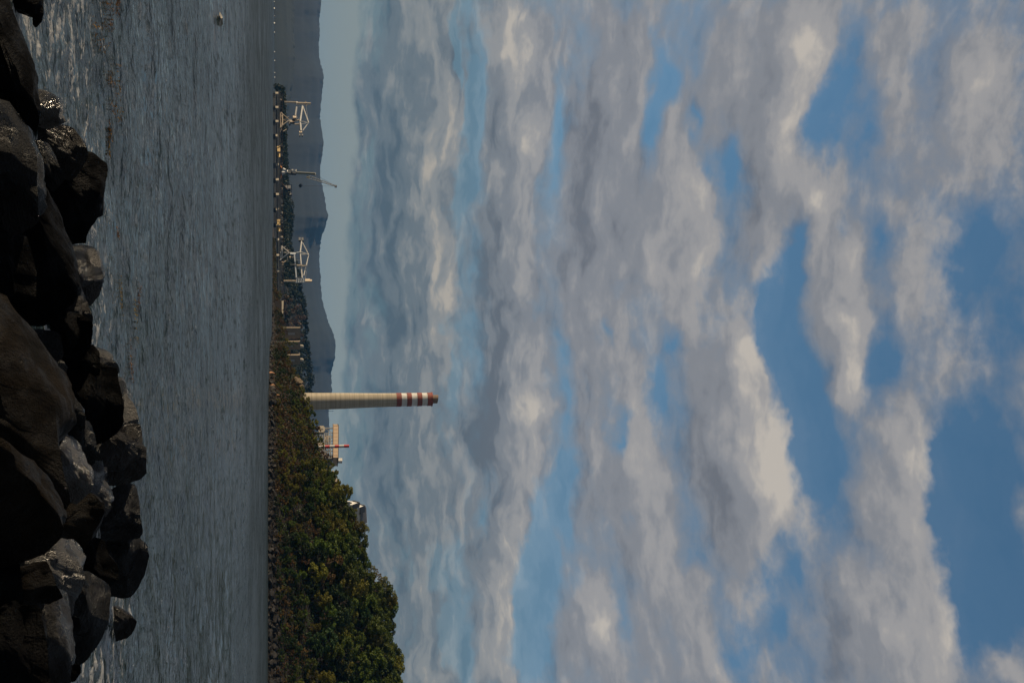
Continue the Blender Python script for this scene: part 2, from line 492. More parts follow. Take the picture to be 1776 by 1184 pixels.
def empty(name, loc, label, cat, group=None):
    o = bpy.data.objects.new(name, None)
    o.empty_display_size = 0.5
    COL.objects.link(o)
    o.location = loc
    return tag(o, label, cat, group)


class MB:
    def __init__(s, origin=(0, 0, 0)):
        s.v, s.f, s.o = [], [], Vector(origin)

    def add(s, vs, fs):
        k = len(s.v)
        s.v += [tuple(Vector(p) - s.o) for p in vs]
        s.f += [tuple(i + k for i in f) for f in fs]

    def prism(s, poly, off):
        """poly: points in order; off: extrusion vector"""
        n = len(poly)
        off = Vector(off)
        vs = [Vector(p) for p in poly] + [Vector(p) + off for p in poly]
        fs = [tuple(range(n))[::-1], tuple(range(n, 2 * n))] + [(i, (i + 1) % n, n + (i + 1) % n, n + i) for i in range(n)]
        s.add(vs, fs)

    def box(s, c, sx, sy, sz, rz=0.0):
        c = Vector(c)
        ca, sa = math.cos(rz), math.sin(rz)
        vs = []
        for dz in (-.5, .5):
            for dx, dy in ((-.5, -.5), (.5, -.5), (.5, .5), (-.5, .5)):
                a, b = dx * sx, dy * sy
                vs.append(c + Vector((a * ca - b * sa, a * sa + b * ca, dz * sz)))
        s.add(vs, [(3, 2, 1, 0), (4, 5, 6, 7), (0, 1, 5, 4), (1, 2, 6, 5), (2, 3, 7, 6), (3, 0, 4, 7)])

    def bar(s, p, q, w, h=None):
        p, q = Vector(p), Vector(q)
        h = h or w
        d = (q - p).normalized()
        a = d.cross(Vector((0, 1, 0)))
        if a.length < 1e-3:
            a = d.cross(Vector((0, 0, 1)))
        a.normalize()
        b = d.cross(a).normalized()
        vs = [e + a * (i * w / 2) + b * (j * h / 2) for e in (p, q) for i, j in ((-1, -1), (1, -1), (1, 1), (-1, 1))]
        s.add(vs, [(3, 2, 1, 0), (4, 5, 6, 7), (0, 1, 5, 4), (1, 2, 6, 5), (2, 3, 7, 6), (3, 0, 4, 7)])

    def tube(s, p, q, r0, r1=None, n=8, cap=True):
        p, q = Vector(p), Vector(q)
        r1 = r0 if r1 is None else r1
        d = (q - p).normalized()
        a = d.cross(Vector((0, 1, 0)) if abs(d.y) < 0.9 else Vector((1, 0, 0))).normalized()
        b = d.cross(a)
        vs = []
        for e, r in ((p, r0), (q, r1)):
            for i in range(n):
                t = 2 * math.pi * i / n
                vs.append(e + a * (r * math.cos(t)) + b * (r * math.sin(t)))
        fs = [(i, (i + 1) % n, n + (i + 1) % n, n + i) for i in range(n)]
        if cap:
            fs += [tuple(range(n))[::-1], tuple(range(n, 2 * n))]
        s.add(vs, fs)

    def lathe(s, c, prof, n=48):
        c = Vector(c)
        vs = []
        for r, z in prof:
            for i in range(n):
                t = 2 * math.pi * i / n
                vs.append(c + Vector((r * math.cos(t), r * math.sin(t), z)))
        fs = []
        for k in range(len(prof) - 1):
            for i in range(n):
                fs.append((k * n + i, k * n + (i + 1) % n, (k + 1) * n + (i + 1) % n, (k + 1) * n + i))
        fs += [tuple(range(n))[::-1], tuple(range((len(prof) - 1) * n, len(prof) * n))]
        s.add(vs, fs)

    def build(s, name, material, parent=None, smooth=False, loc=None):
        me = bpy.data.meshes.new(name)
        me.from_pydata(s.v, [], s.f)
        me.update()
        bm = bmesh.new()
        bm.from_mesh(me)
        bmesh.ops.recalc_face_normals(bm, faces=bm.faces)
        bm.to_mesh(me)
        bm.free()
        if smooth:
            for p in me.polygons:
                p.use_smooth = True
            try:
                me.set_sharp_from_angle(angle=R(40))
            except Exception:
                pass
        o = bpy.data.objects.new(name, me)
        COL.objects.link(o)
        me.materials.append(material)
        if parent:
            o.parent = parent
        elif loc is not None:
            o.location = loc
        else:
            o.location = s.o
        return o


def dup(root, loc, rz=0.0, sc=1.0, label=None, group=None):
    r = root.copy()
    COL.objects.link(r)
    r.location = loc
    r.rotation_euler = (0, 0, rz)
    r.scale = sc if isinstance(sc, tuple) else (sc, sc, sc)
    if label:
        r['label'] = label
    if group:
        r['group'] = group
    for ch in list(root.children):
        c = ch.copy()
        COL.objects.link(c)
        c.parent = r
        for g in list(ch.children):
            e = g.copy()
            COL.objects.link(e)
            e.parent = c
    return r


def lerp_table(tab, x):
    if x <= tab[0][0]:
        return tab[0][1]
    for (a, p), (b, q) in zip(tab, tab[1:]):
        if x <= b:
            return p + (q - p) * (x - a) / (b - a)
    return tab[-1][1]


def sstep(a, b, x):
    t = max(0.0, min(1.0, (x - a) / (b - a)))
    return t * t * (3 - 2 * t)


# ------------------------------------------------------------------ water
def water_mat():
    mt = bpy.data.materials.new('sea water')
    mt.use_nodes = True
    nt = NT(mt.node_tree)
    b = nt.n['Principled BSDF']
    o = nt.n['Material Output']
    b.inputs['Base Color'].default_value = (0.018, 0.029, 0.027, 1)
    b.inputs['Roughness'].default_value = 0.10
    b.inputs['IOR'].default_value = 1.333
    geo = nt.new('ShaderNodeNewGeometry')
    p = geo.outputs['Position']
    sp = nt.new('ShaderNodeSeparateXYZ')
    nt.l.new(p, sp.inputs[0])
    x, y, z = sp.outputs
    # chop, finer close by
    w1 = nt.noise(nt.vmath('MULTIPLY', p, (1.0, 1.0, 0)), 3.2, 3.0, 0.6, 0.4)
    w2 = nt.noise(nt.vmath('MULTIPLY', p, (0.95, 1.0, 0)), 0.75, 4.0, 0.6, 0.4)
    w3 = nt.noise(nt.vmath('MULTIPLY', p, (0.55, 1.0, 0)), 0.13, 5.0, 0.62, 0.4)
    gust = nt.noise(nt.vmath('MULTIPLY', p, (1.0, 0.45, 0)), 0.045, 6.0, 0.68, 0.3)
    near = nt.math('SUBTRACT', 1.0, nt.mapr(y, 25.0, 120.0))
    h = nt.math('MULTIPLY', w1, nt.math('MULTIPLY_ADD', near, 0.06, 0.07))
    h = nt.math('MULTIPLY_ADD', w2, 0.40, h)
    h = nt.math('MULTIPLY_ADD', w3, nt.mapr(y, 60.0, 400.0, 1.4, 3.2), h)
    bp = nt.new('ShaderNodeBump')
    nt.put(bp.inputs['Strength'], nt.mapr(gust, 0.32, 0.68, 0.35, 1.0))
    bp.inputs['Distance'].default_value = 1.0
    nt.l.new(h, bp.inputs['Height'])
    nt.l.new(bp.outputs[0], b.inputs['Normal'])
    nt.put(b.inputs['Roughness'], nt.math('ADD', nt.mapr(y, 25.0, 220.0, 0.05, 0.40), nt.mapr(gust, 0.3, 0.7, -0.05, 0.16)))
    # steep little faces turned to the viewer show the dark body of the water
    f1 = nt.noise(nt.vmath('MULTIPLY', p, (1.1, 1.0, 0)), 2.9, 4.0, 0.65, 0.3)
    f2 = nt.noise(nt.vmath('MULTIPLY', p, (1.1, 0.24, 0)), 1.0, 5.0, 0.7, 0.0)
    f3 = nt.noise(nt.vmath('MULTIPLY', p, (0.42, 0.06, 0)), 1.0, 5.0, 0.7, 0.0)
    fa = nt.mapr(y, 45.0, 80.0)
    fb_ = nt.mapr(y, 130.0, 240.0)
    fc = nt.math('ADD', nt.math('MULTIPLY', f1, nt.math('SUBTRACT', 1.0, fa)), nt.math('MULTIPLY', f2, nt.math('MULTIPLY', fa, nt.math('SUBTRACT', 1.0, fb_))))
    fc = nt.math('MULTIPLY_ADD', f3, nt.math('MULTIPLY', fa, fb_), fc)
    steep = nt.math('MULTIPLY', nt.mapr(fc, 0.52, 0.63), 0.52)
    body = nt.new('ShaderNodeBsdfDiffuse')
    body.inputs[0].default_value = (0.022, 0.034, 0.033, 1)
    wmix = nt.new('ShaderNodeMixShader')
    nt.l.new(steep, wmix.inputs[0])
    nt.l.new(b.outputs[0], wmix.inputs[1])
    nt.l.new(body.outputs[0], wmix.inputs[2])
    # foam off the rocks
    fm = nt.new('ShaderNodeAttribute', attribute_type='GEOMETRY', attribute_name='foam')
    warp = nt.new('ShaderNodeTexNoise')
    nt.l.new(p, warp.inputs['Vector'])
    warp.inputs['Scale'].default_value = 0.7
    pw = nt.vmath('ADD', nt.vmath('MULTIPLY', p, (0.85, 1.1, 0)), nt.vmath('MULTIPLY', warp.outputs['Color'], (0.9, 0.9, 0)))
    vo = nt.new('ShaderNodeTexVoronoi', feature='DISTANCE_TO_EDGE')
    nt.l.new(pw, vo.inputs['Vector'])
    vo.inputs['Scale'].default_value = 1.7
    lace = nt.math('SUBTRACT', 1.0, nt.mapr(vo.outputs[0], 0.0, 0.09))
    pat = nt.noise(nt.vmath('MULTIPLY', p, (0.75, 1.1, 0)), 1.9, 6.0, 0.68, 0.8)
    blob = nt.math('SUBTRACT', pat, 0.5)
    lv = nt.math('MULTIPLY_ADD', nt.math('MULTIPLY', lace, nt.mapr(pat, 0.42, 0.60)), 0.45, nt.math('MULTIPLY', blob, 3.6))
    lv = nt.math('ADD', lv, nt.math('MULTIPLY_ADD', fm.outputs['Fac'], 1.05, -0.90))
    speck = nt.noise(nt.vmath('MULTIPLY', p, (1.0, 1.0, 0)), 8.0, 5.0, 0.7)
    lv = nt.math('MULTIPLY_ADD', nt.math('SUBTRACT', speck, 0.5), 1.7, lv)
    foam = nt.math('MULTIPLY', nt.mapr(lv, 0.02, 0.34), 0.85)
    fb = nt.new('ShaderNodeBsdfDiffuse')
    fb.inputs[0].default_value = (0.74, 0.74, 0.72, 1)
    bp2 = nt.new('ShaderNodeBump')
    bp2.inputs['Strength'].default_value = 0.9
    bp2.inputs['Distance'].default_value = 0.25
    nt.l.new(lv, bp2.inputs['Height'])
    nt.l.new(bp2.outputs[0], fb.inputs['Normal'])
    mx = nt.new('ShaderNodeMixShader')
    nt.l.new(foam, mx.inputs[0])
    nt.l.new(wmix.outputs[0], mx.inputs[1])
    nt.l.new(fb.outputs[0], mx.inputs[2])
    nt.l.new(mx.outputs[0], o.inputs[0])
    return mt


def wave(x, y):
    a = 0.0
    q = Vector((x * 0.16, y * 0.42, 0.3))
    a += 0.16 * (noise.fractal(q, 0.9, 2.1, 3))
    q = Vector((x * 0.8 + 7, y * 1.25, 1.3))
    a += 0.055 * (noise.fractal(q, 0.9, 2.1, 3))
    return a


FOAM = []
for _v, _u, _D, _r in ((66, 40, 17, .5), (95, 190, 17.6, .6), (150, 250, 18.6, .7), (180, 310, 19.8, .8), (165, 395, 19.9, .5), (172, 470, 21.4, .6), (160, 560, 20.3, .7), (160, 615, 21.0, .5), (205, 640, 21.8, .5),
                       (232, 700, 24.2, .6), (248, 780, 24.1, .8), (240, 880, 24.9, .7), (255, 960, 25.7, .7), (240, 1020, 25.6, .7), (220, 1080, 27.1, .7), (175, 1110, 21.4, .7), (150, 1150, 20.6, .6)):
    _p = W(_u, _v, _D)
    FOAM.append((_p.x, _p.y + .2, _r))


def build_water():
    ys = []
    y = 11.0
    while y < 15000:
        ys.append(y)
        y *= 1.0075 if y < 260 else 1.06
    ts = [(-1.0 + 2.0 * i / 200) for i in range(201)]
    vs, foam = [], []
    for y in ys:
        half = 0.52 * y + 8
        amp = 1.0 - sstep(120, 260, y)
        for t in ts:
            x = t * half
            vs.append((x, y, wave(x, y) * amp if amp > 0 else 0.0))
            v = 0.0
            v = max(v, 1.0 - math.hypot((x + 7.4) / 5.5, (y - 20.5) / 7.0))           # churn by the near rocks, sun side
            v = max(v, 1.05 * (1.0 - math.hypot((x - 8.2) / 5.0, (y - 24.5) / 7.0)))  # churn behind the last rocks
            v = max(v, 0.55 * (1.0 - abs(y - (24.5 + 0.22 * x)) / 3.2) * (1.0 - sstep(9, 14, abs(x))))
            for cx, cy, cr in FOAM:
                dd = math.hypot(x - cx, (y - cy) * 0.8)
                if dd < cr + 1.1:
                    v = max(v, 0.85 * (1 - max(0.0, dd - cr) / 1.1))
            foam.append(max(0.0, v) ** 0.7)
    n = len(ts)
    fs = [(j * n + i, j * n + i + 1, (j + 1) * n + i + 1, (j + 1) * n + i) for j in range(len(ys) - 1) for i in range(n - 1)]
    # wide wings and the strip behind the camera, far out of the picture
    k = len(vs)
    me = bpy.data.meshes.new('water')
    me.from_pydata(vs, [], fs)
    at = me.attributes.new('foam', 'FLOAT', 'POINT')
    at.data.foreach_set('value', foam)
    for p in me.polygons:
        p.use_smooth = True
    me.materials.append(water_mat())
    o = bpy.data.objects.new('water', me)
    COL.objects.link(o)
    tag(o, 'grey blue rippled sea between the near rocks and the far shore', None, kind='structure')


build_water()


# ------------------------------------------------------------------ near bank (gravel under the boulders)
def build_bank():
    vs, fs = [], []
    nx, ny = 60, 44
    for j in range(ny):
        y = -6 + 30 * j / (ny - 1)
        for i in range(nx):
            x = -22 + 44 * i / (nx - 1)
            z = lerp_table([(-6, 2.6), (2, 2.2), (7, 1.0), (11, 0.35), (15, -0.1), (20, -0.9), (24, -2.0)], y)
            z += 0.16 * noise.fractal(Vector((x * 0.5, y * 0.5, 5)), 0.9, 2.0, 4)
            vs.append((x, y, z))
    for j in range(ny - 1):
        for i in range(nx - 1):
            fs.append((j * nx + i, j * nx + i + 1, (j + 1) * nx + i + 1, (j + 1) * nx + i))
    b = MB()
    b.add(vs, fs)
    o = b.build('ground', M['gravel'], smooth=True)
    tag(o, 'dark gravel of the near bank under the boulders', None, kind='structure')


build_bank()

# ------------------------------------------------------------------ near boulders
# (outline as (up, across) directions, distance, material, front facet shift (across, up), label)
ROCKS = [
    ('R1', [(-14, -14), (5, -10), (25, 23), (34, 60), (44, 86), (54, 134), (60, 177), (66, 203), (64, 240), (45, 215), (25, 178), (0, 150), (-14, 145)], 14.0, 'blackrock', (-0.3, -0.15),
     'long black slab rock in the picture\'s top left corner'),
    ('R2', [(-14, 155), (15, 175), (33, 203), (53, 243), (61, 251), (64, 290), (68, 340), (66, 385), (45, 402), (20, 412), (-14, 420)], 13.6, 'basalt', (-0.12, -0.45),
     'slate grey slab rock with a sunlit striped sloping top'),
    ('R3', [(46, -14), (74, -14), (76, 23), (72, 38), (62, 50), (58, 43), (60, 30), (50, 15)], 17.0, 'blackrock', (0, 0),
     'small black rock standing in foam at the picture\'s top edge'),
    ('R4', [(54, 148), (75, 157), (96, 167), (104, 181), (105.5, 189.5), (101, 200), (108, 213), (91, 224), (79, 224), (66, 212), (60, 194), (55, 174)], 17.6, 'tanrock', (.35, -.35),
     'wet glittering grey brown rock with a dark notch beside the foam'),
    ('R5a', [(62, 217), (91, 219), (101, 213), (125, 222), (140, 238), (150, 257), (152, 275), (135, 305), (118, 316), (108, 306), (92, 282), (76, 252), (66, 235)], 18.4, 'redrock', (-0.25, -0.3),
     'dark rock with a faint reddish face below the glittering rock'),
    ('R5b', [(140, 266), (151, 268), (169, 274), (184, 282), (188, 291), (187, 300), (183, 312), (182, 331), (171, 375), (154, 399), (149, 422), (125, 426), (117, 415), (115, 368), (114, 310), (120, 285)], 19.6, 'blackrock', (-0.3, -0.15),
     'large cracked black rock jutting into the water, blunt cornered'),
    ('R6', [(64, 246), (85, 252), (100, 282), (112, 303), (113, 310), (108, 317), (92, 333), (80, 312), (68, 275)], 17.0, 'basalt', (-0.25, -0.2),
     'dark wedge rock with a pale crack along its edge'),
    ('R7', [(60, 290), (80, 318), (91, 346), (104, 368), (117, 408), (122, 422), (125, 450), (133, 480), (138, 504), (133, 522), (118, 537), (95, 547), (85, 568), (55, 565), (50, 530), (50, 490), (48, 450), (48, 405), (58, 370), (62, 330)], 16.6, 'blackrock', (-0.3, -0.25),
     'broad black boulder between the striped slab and the rounded boulder'),
    ('R8', [(-14, 424), (0, 418), (45, 411), (58, 442), (64, 481), (61, 538), (52, 562), (32, 566), (10, 560), (-14, 540)], 13.8, 'blackrock', (-0.3, -0.15),
     'smooth black slab with a fine pale rim just below the striped slab'),
    ('R9', [(118, 434), (128, 425), (150, 425), (165, 430), (172, 447), (177, 467), (180, 489), (174, 508), (165, 521), (154, 532), (146, 520), (132, 500), (124, 474), (118, 449)], 21.2, 'basalt_wet', (0.12, -0.2),
     'rounded boulder with a gold wet patch on its sunny end'),
    ('R10', [(134, 496), (140, 498), (154, 530), (162, 549), (161, 562), (140, 556), (126, 545), (126, 520)], 20.3, 'redrock', (0.05, -0.2),
     'brownish wedge of rock leaning against the rounded boulder'),
    ('R11', [(84, 562), (112, 550), (143, 545), (162, 560), (161, 580), (160, 596), (148, 621), (128, 625), (107, 611), (98, 590), (86, 575)], 19.6, 'blackrock', (-0.3, -0.15),
     'black round backed boulder at the water below the brownish wedge'),
    ('R12a', [(-14, 470), (3, 486), (22, 542), (43, 586), (57, 612), (75, 659), (91, 691), (95, 732), (96, 762), (107, 799), (116, 839), (121, 880), (100, 905), (60, 850), (20, 790), (-14, 770)], 12.6, 'brownrock', (0.0, -0.55),
     'biggest near boulder, rough and brown with a long flat shoulder'),
    ('R12b', [(-14, 720), (0, 760), (10, 777), (35, 785), (50, 799), (62, 820), (74, 846), (95, 880), (112, 905), (107, 930), (77, 962), (45, 974), (20, 982), (-14, 990)], 11.6, 'brownrock', (-0.32, -0.4),
     'black shadowed boulder with a dim brown double ridge in front of the biggest'),
    ('R13', [(56, 575), (87, 573), (103, 577), (110, 606), (110, 620), (98, 628), (80, 634), (68, 648), (56, 620)], 17.6, 'basalt', (-0.2, -0.2),
     'blue grey streaked rock in the gap beside the biggest boulder'),
    ('R14', [(76, 650), (90, 636), (107, 623), (118, 636), (113, 653), (101, 664), (84, 672)], 18.6, 'basalt_wet', (-0.3, -0.1),
     'small dark rock with gold sparkles in the gap between boulders'),
    ('R15', [(88, 669), (105, 662), (123, 682), (141, 703), (148, 723), (147, 744), (128, 755), (112, 748), (102, 725), (94, 705), (86, 689)], 18.4, 'basalt', (-0.3, -0.2),
     'blue tinged domed rock half way along the biggest boulder'),
    ('R16', [(86, 683), (98, 696), (107, 710), (112, 723), (109, 744), (98, 762), (88, 758), (84, 728), (84, 705)], 17.2, 'blackrock', (-0.3, -0.2),
     'thin black hump of rock tight against the biggest boulder'),
    ('R17', [(134, 640), (157, 639), (170, 640), (189, 632), (207, 639), (206, 659), (208, 678), (214, 696), (215, 732), (201, 753), (182, 766), (166, 772), (156, 755), (145, 730), (138, 710), (132, 690)], 21.2, 'blackrock', (-0.3, -0.12),
     'tall black rock with a squared top at the middle of the water line'),
    ('R17b', [(130, 622), (148, 619), (162, 596), (173, 612), (174, 640), (172, 652), (157, 652), (136, 650)], 20.8, 'blackrock', (-0.3, -0.1),
     'black knob of rock between the round backed boulder and the squared rock'),
    ('R18', [(160, 598), (172, 603), (185, 613), (203, 630), (208, 645), (195, 655), (172, 640), (160, 620)], 22.3, 'tanrock', (.4, -.2),
     'flat topped sunlit rock peeping over behind the black knob'),
    ('R19', [(196, 673), (208, 655), (216, 660), (223, 690), (234, 702), (241, 728), (236, 745), (215, 748), (200, 730), (196, 700)], 24.0, 'tanrock', (.35, -.25),
     'pale wet rock with a bright glinting edge at the water line'),
    ('R20', [(208, 741), (228, 737), (242, 732), (247, 744), (248, 769), (252, 771), (254, 800), (254, 821), (241, 832), (212, 842), (190, 840), (180, 800), (178, 772), (192, 752)], 23.8, 'redrock', (-0.2, -0.14),
     'big reddish black rock with a thin gold crack near its top'),
    ('R21', [(92, 764), (104, 750), (110, 744), (120, 758), (126, 778), (134, 784), (146, 803), (160, 828), (162, 848), (146, 862), (134, 873), (118, 872), (106, 830), (96, 795)], 18.2, 'tanrock', (-0.15, -0.3),
     'tan rock with a glistening gold ridge beside the biggest boulder'),
    ('R22', [(142, 726), (157, 731), (165, 755), (169, 787), (164, 803), (149, 815), (138, 790), (128, 752)], 19.6, 'basalt', (-0.3, -0.2),
     'dark upright rock with a curved pale rim next to the tan rock'),
    ('R23', [(156, 801), (178, 799), (181, 819), (175, 830), (184, 846), (192, 867), (192, 882), (185, 896), (165, 900), (158, 880), (154, 850), (154, 826)], 21.8, 'basalt_wet', (0.0, -0.25),
     'knobbly rock with one bright gold glint behind the tan rock'),
    ('R24', [(130, 871), (145, 858), (160, 855), (175, 871), (182, 889), (171, 908), (162, 926), (146, 955), (124, 950), (108, 952), (106, 930), (112, 905), (118, 883)], 19.6, 'brownrock', (-0.1, -0.45),
     'rough rounded brown black boulder below the tan rock'),
    ('R25', [(186, 850), (205, 846), (235, 840), (240, 860), (242, 894), (247, 912), (249, 924), (242, 934), (223, 936), (200, 938), (172, 938), (176, 915), (182, 895), (184, 866)], 24.6, 'basalt', (-0.28, -0.15),
     'blue grey streaked rock at the water below the reddish black rock'),
    ('R26', [(194, 937), (228, 930), (246, 936), (256, 946), (260, 964), (254, 987), (244, 1012), (230, 1033), (223, 1037), (205, 1035), (188, 1030), (184, 1000), (188, 965)], 25.4, 'basalt', (-0.33, -0.15),
     'smooth dark green boulder reaching farthest out into the water'),
    ('R27', [(142, 944), (152, 934), (162, 928), (182, 936), (187, 957), (205, 982), (206, 1005), (189, 1018), (165, 1010), (142, 1002), (134, 973)], 22.0, 'blackrock', (-0.15, -0.3),
     'black boulder with a small tan sunlit corner'),
    ('R28', [(70, 966), (90, 946), (107, 929), (116, 950), (132, 969), (146, 989), (147, 1005), (138, 1030), (128, 1046), (128, 1066), (112, 1085), (98, 1075), (92, 1040), (84, 1005)], 17.6, 'tanrock', (-0.15, -0.55),
     'smooth pale tan boulder with a pointed sunlit top'),
    ('R29a', [(32, 1005), (40, 988), (48, 983), (62, 974), (82, 974), (94, 1000), (102, 1019), (110, 1036), (85, 1048), (52, 1040), (34, 1022)], 15.4, 'brownrock', (0.05, -0.25),
     'rough brown crumbly rock in front of the pale tan boulder'),
    ('R29b', [(70, 1033), (86, 1026), (103, 1020), (109, 1051), (114, 1074), (118, 1103), (125, 1147), (121, 1198), (76, 1198), (70, 1142), (66, 1092), (66, 1051)], 16.0, 'redrock', (-0.25, -0.25),
     'long dark brown rock running off the picture\'s bottom edge'),
    ('R30', [(138, 998), (155, 995), (169, 998), (190, 1013), (192, 1030), (188, 1078), (174, 1115), (160, 1133), (146, 1152), (122, 1158), (108, 1125), (106, 1096), (122, 1060), (132, 1035)], 20.8, 'basalt', (-0.3, -0.25),
     'large dark green grey boulder with a tan crest near the isolated rock'),
    ('R31', [(116, 1156), (139, 1152), (140, 1165), (130, 1181), (114, 1180)], 19.8, 'blackrock', (-0.3, 0),
     'small dark rock at the tail of the green grey boulder by the foam'),
    ('R32', [(200, 1046), (207, 1047), (222, 1062), (238, 1077), (231, 1096), (221, 1106), (207, 1113), (198, 1110)], 27.0, 'redrock', (-0.2, -0.15),
     'isolated pyramid shaped rock standing alone in the water'),
    ('R33a', [(-14, 978), (20, 970), (34, 974), (37, 1008), (42, 1042), (33, 1076), (18, 1096), (-14, 1103)], 12.4, 'blackrock', (-0.3, -0.15),
     'black slab rock at the picture\'s left edge below the double ridged boulder'),
    ('R33b', [(-14, 1080), (35, 1068), (68, 1048), (78, 1092), (84, 1150), (90, 1198), (-14, 1198)], 11.4, 'blackrock', (-0.3, -0.15),
     'black boulder filling the picture\'s bottom left corner'),
    ('R34', [(108, 1070), (125, 1068), (138, 1070), (142, 1090), (132, 1102), (112, 1106)], 18.6, 'basalt', (-0.2, -0.2),
     'small rounded grey rock wedged below the pale tan boulder'),
]


def make_rock(outline, D, material, shift, label, seed, name='boulder', thick=None, grp='boulders along the near shore'):
    rnd = random.Random(seed)
    pts = [W(u, v, D) for v, u in outline]
    zmin = min(p.z for p in pts)
    zmax = max(p.z for p in pts)
    for p in pts:                                         # the foot goes on down behind what stands in front
        k = (p.z - zmin) / max(zmax - zmin, 1e-3)
        if k < 0.35:
            p.z -= 0.45 * (1 - k / 0.35)
    # resample the outline evenly
    n = 40
    seg = [(pts[(i + 1) % len(pts)] - pts[i]).length for i in range(len(pts))]
    tot = sum(seg)
    out = []
    for k in range(n):
        t = tot * k / n
        i = 0
        while t > seg[i]:
            t -= seg[i]
            i += 1
        out.append(pts[i].lerp(pts[(i + 1) % len(pts)], t / seg[i]))
    c = sum(out, Vector()) / n
    wx = max(p.x for p in out) - min(p.x for p in out)
    wz = max(p.z for p in out) - min(p.z for p in out)
    T = thick or 0.95 * min(max(wx, 0.4), max(wz, 0.4) * 1.5)
    rings = [(-0.62, 0.30, 1.15), (-0.52, 0.62, 1.0), (-0.30, 0.88, 0.45), (0.0, 1.0, 0.0), (0.30, 0.90, -0.2), (0.62, 0.62, -0.3), (0.75, 0.25, -0.3)]
    vs, fs = [], []
    for dy, s, sh in rings:
        for p in out:
            q = c + (p - c) * s
            q.x += shift[0] * wx * sh
            q.z += shift[1] * wz * sh * 0.8
            q.y = D + dy * T
            # keep to the line of sight so the outline holds
            k = q.y / D
            q = CAM + (q - CAM) * 1.0
            q.x = CAM.x + (q.x - CAM.x) * (k if dy < 0 else 1.0)
            q.z = CAM.z + (q.z - CAM.z) * (k if dy < 0 else 1.0)
            vs.append(q)
    m_ = len(rings)
    for j in range(m_ - 1):
        for i in range(n):
            fs.append((j * n + i, j * n + (i + 1) % n, (j + 1) * n + (i + 1) % n, (j + 1) * n + i))
    vs += [sum(vs[:n], Vector()) / n, sum(vs[-n:], Vector()) / n]
    for i in range(n):
        fs.append((m_ * n, (i + 1) % n, i))
        fs.append((m_ * n + 1, (m_ - 1) * n + i, (m_ - 1) * n + (i + 1) % n))
    base = Vector((c.x, D, min(p.z for p in out)))
    b = MB(base)
    b.add(vs, fs)
    o = b.build(name, M[material])
    bm = bmesh.new()
    bm.from_mesh(o.data)
    bmesh.ops.subdivide_edges(bm, edges=bm.edges, cuts=1, use_grid_fill=True)
    size = max(wx, wz)
    bm.normal_update()
    off = Vector((rnd.uniform(-50, 50), rnd.uniform(-50, 50), rnd.uniform(-50, 50)))
    # a few cleavage planes cut flat facets into the side that faces outward
    planes = []
    for _ in range(18):
        d = Vector((rnd.uniform(-0.3, 1), rnd.uniform(-1.2, 0.1), rnd.uniform(-0.3, 1.0))).normalized()
        planes.append((d, rnd.uniform(0.48, 0.80)))
    cl = c - base
    ext = [max((v.co - cl).dot(d) for v in bm.verts) for d, _ in planes]
    for v in bm.verts:
        side = abs((v.co.y + base.y) - D) / T
        if side > 0.12:
            for (d, k), e in zip(planes, ext):
                t = (v.co - cl).dot(d) - e * k
                if t > 0:
                    v.co -= d * (t * 0.92)
        q = v.co * (1.6 / max(0.6, size)) + off
        a = noise.fractal(q * 2.0, 1.0, 2.1, 3) * 0.030 + (noise.ridged_multi_fractal(q * 3.5, 0.9, 2.1, 4, 1.0, 2.0) - 1.0) * 0.016
        a += noise.fractal(q * 11.0, 0.8, 2.2, 3) * 0.009 + (noise.noise(v.co * 5.0 + off) * 0.012) / max(size, .5)
        v.co += v.normal * (a * size * (1.0 if side > 0.12 else 0.5))
    bmesh.ops.recalc_face_normals(bm, faces=bm.faces)
    bm.to_mesh(o.data)
    bm.free()
    for p in o.data.polygons:
        p.use_smooth = True
    o.data.set_sharp_from_angle(angle=R(32))
    tag(o, label, 'boulder', grp)
    return o


for i, (_, ol, D, mt_, sh, lab) in enumerate(ROCKS):
    make_rock(ol, D, mt_, sh, lab, 100 + i)


# ------------------------------------------------------------------ far hills
def ridge_land(name, tab, Ds, Dr, material, label, u0, u1, du, jag, seed, rows=26, rough=0.06):
    vs, fs = [], []
    us = []
    u = u0
    while u <= u1:
        us.append(u)
        u += du
    for j in range(rows):
        t = j / (rows - 1)
        for u in us:
            top = W(u, lerp_table(tab, u), Dr)
            foot = W(u, 470, Ds)
            foot.z = -2.0
            f_ = min(1.0, t / 0.8)
            p = foot.lerp(top, f_)
            prof = f_ ** 0.85
            q = Vector((p.x * 0.0011 + seed, p.y * 0.0011, seed))
            nz = noise.ridged_multi_fractal(q * 1.6, 0.9, 2.1, 5, 1.0, 2.0) - 1.0
            z = -2 + (top.z + 2) * prof * (1.0 + rough * nz * math.sin(math.pi * f_))
            if t > 0.8:
                k = (t - 0.8) / 0.2
                p = top + Vector((top.x / Dr, 1, 0)) * (k * 1500)
                z = top.z * (1 - 0.7 * k * k)
            z += jag * (0.2 + 0.8 * sstep(.8, .98, f_)) * (noise.noise(Vector((u * 0.45, t * 37, seed))) + 0.6 * noise.noise(Vector((u * 1.3, t * 61, seed)))) * min(1.0, f_ * 3)
            vs.append((p.x, p.y, z))
    n = len(us)
    fs = [(j * n + i, j * n + i + 1, (j + 1) * n + i + 1, (j + 1) * n + i) for j in range(rows - 1) for i in range(n - 1)]
    b = MB()
    b.add(vs, fs)
    o = b.build(name, material, smooth=True)
    tag(o, label, None, kind='structure')
    return o


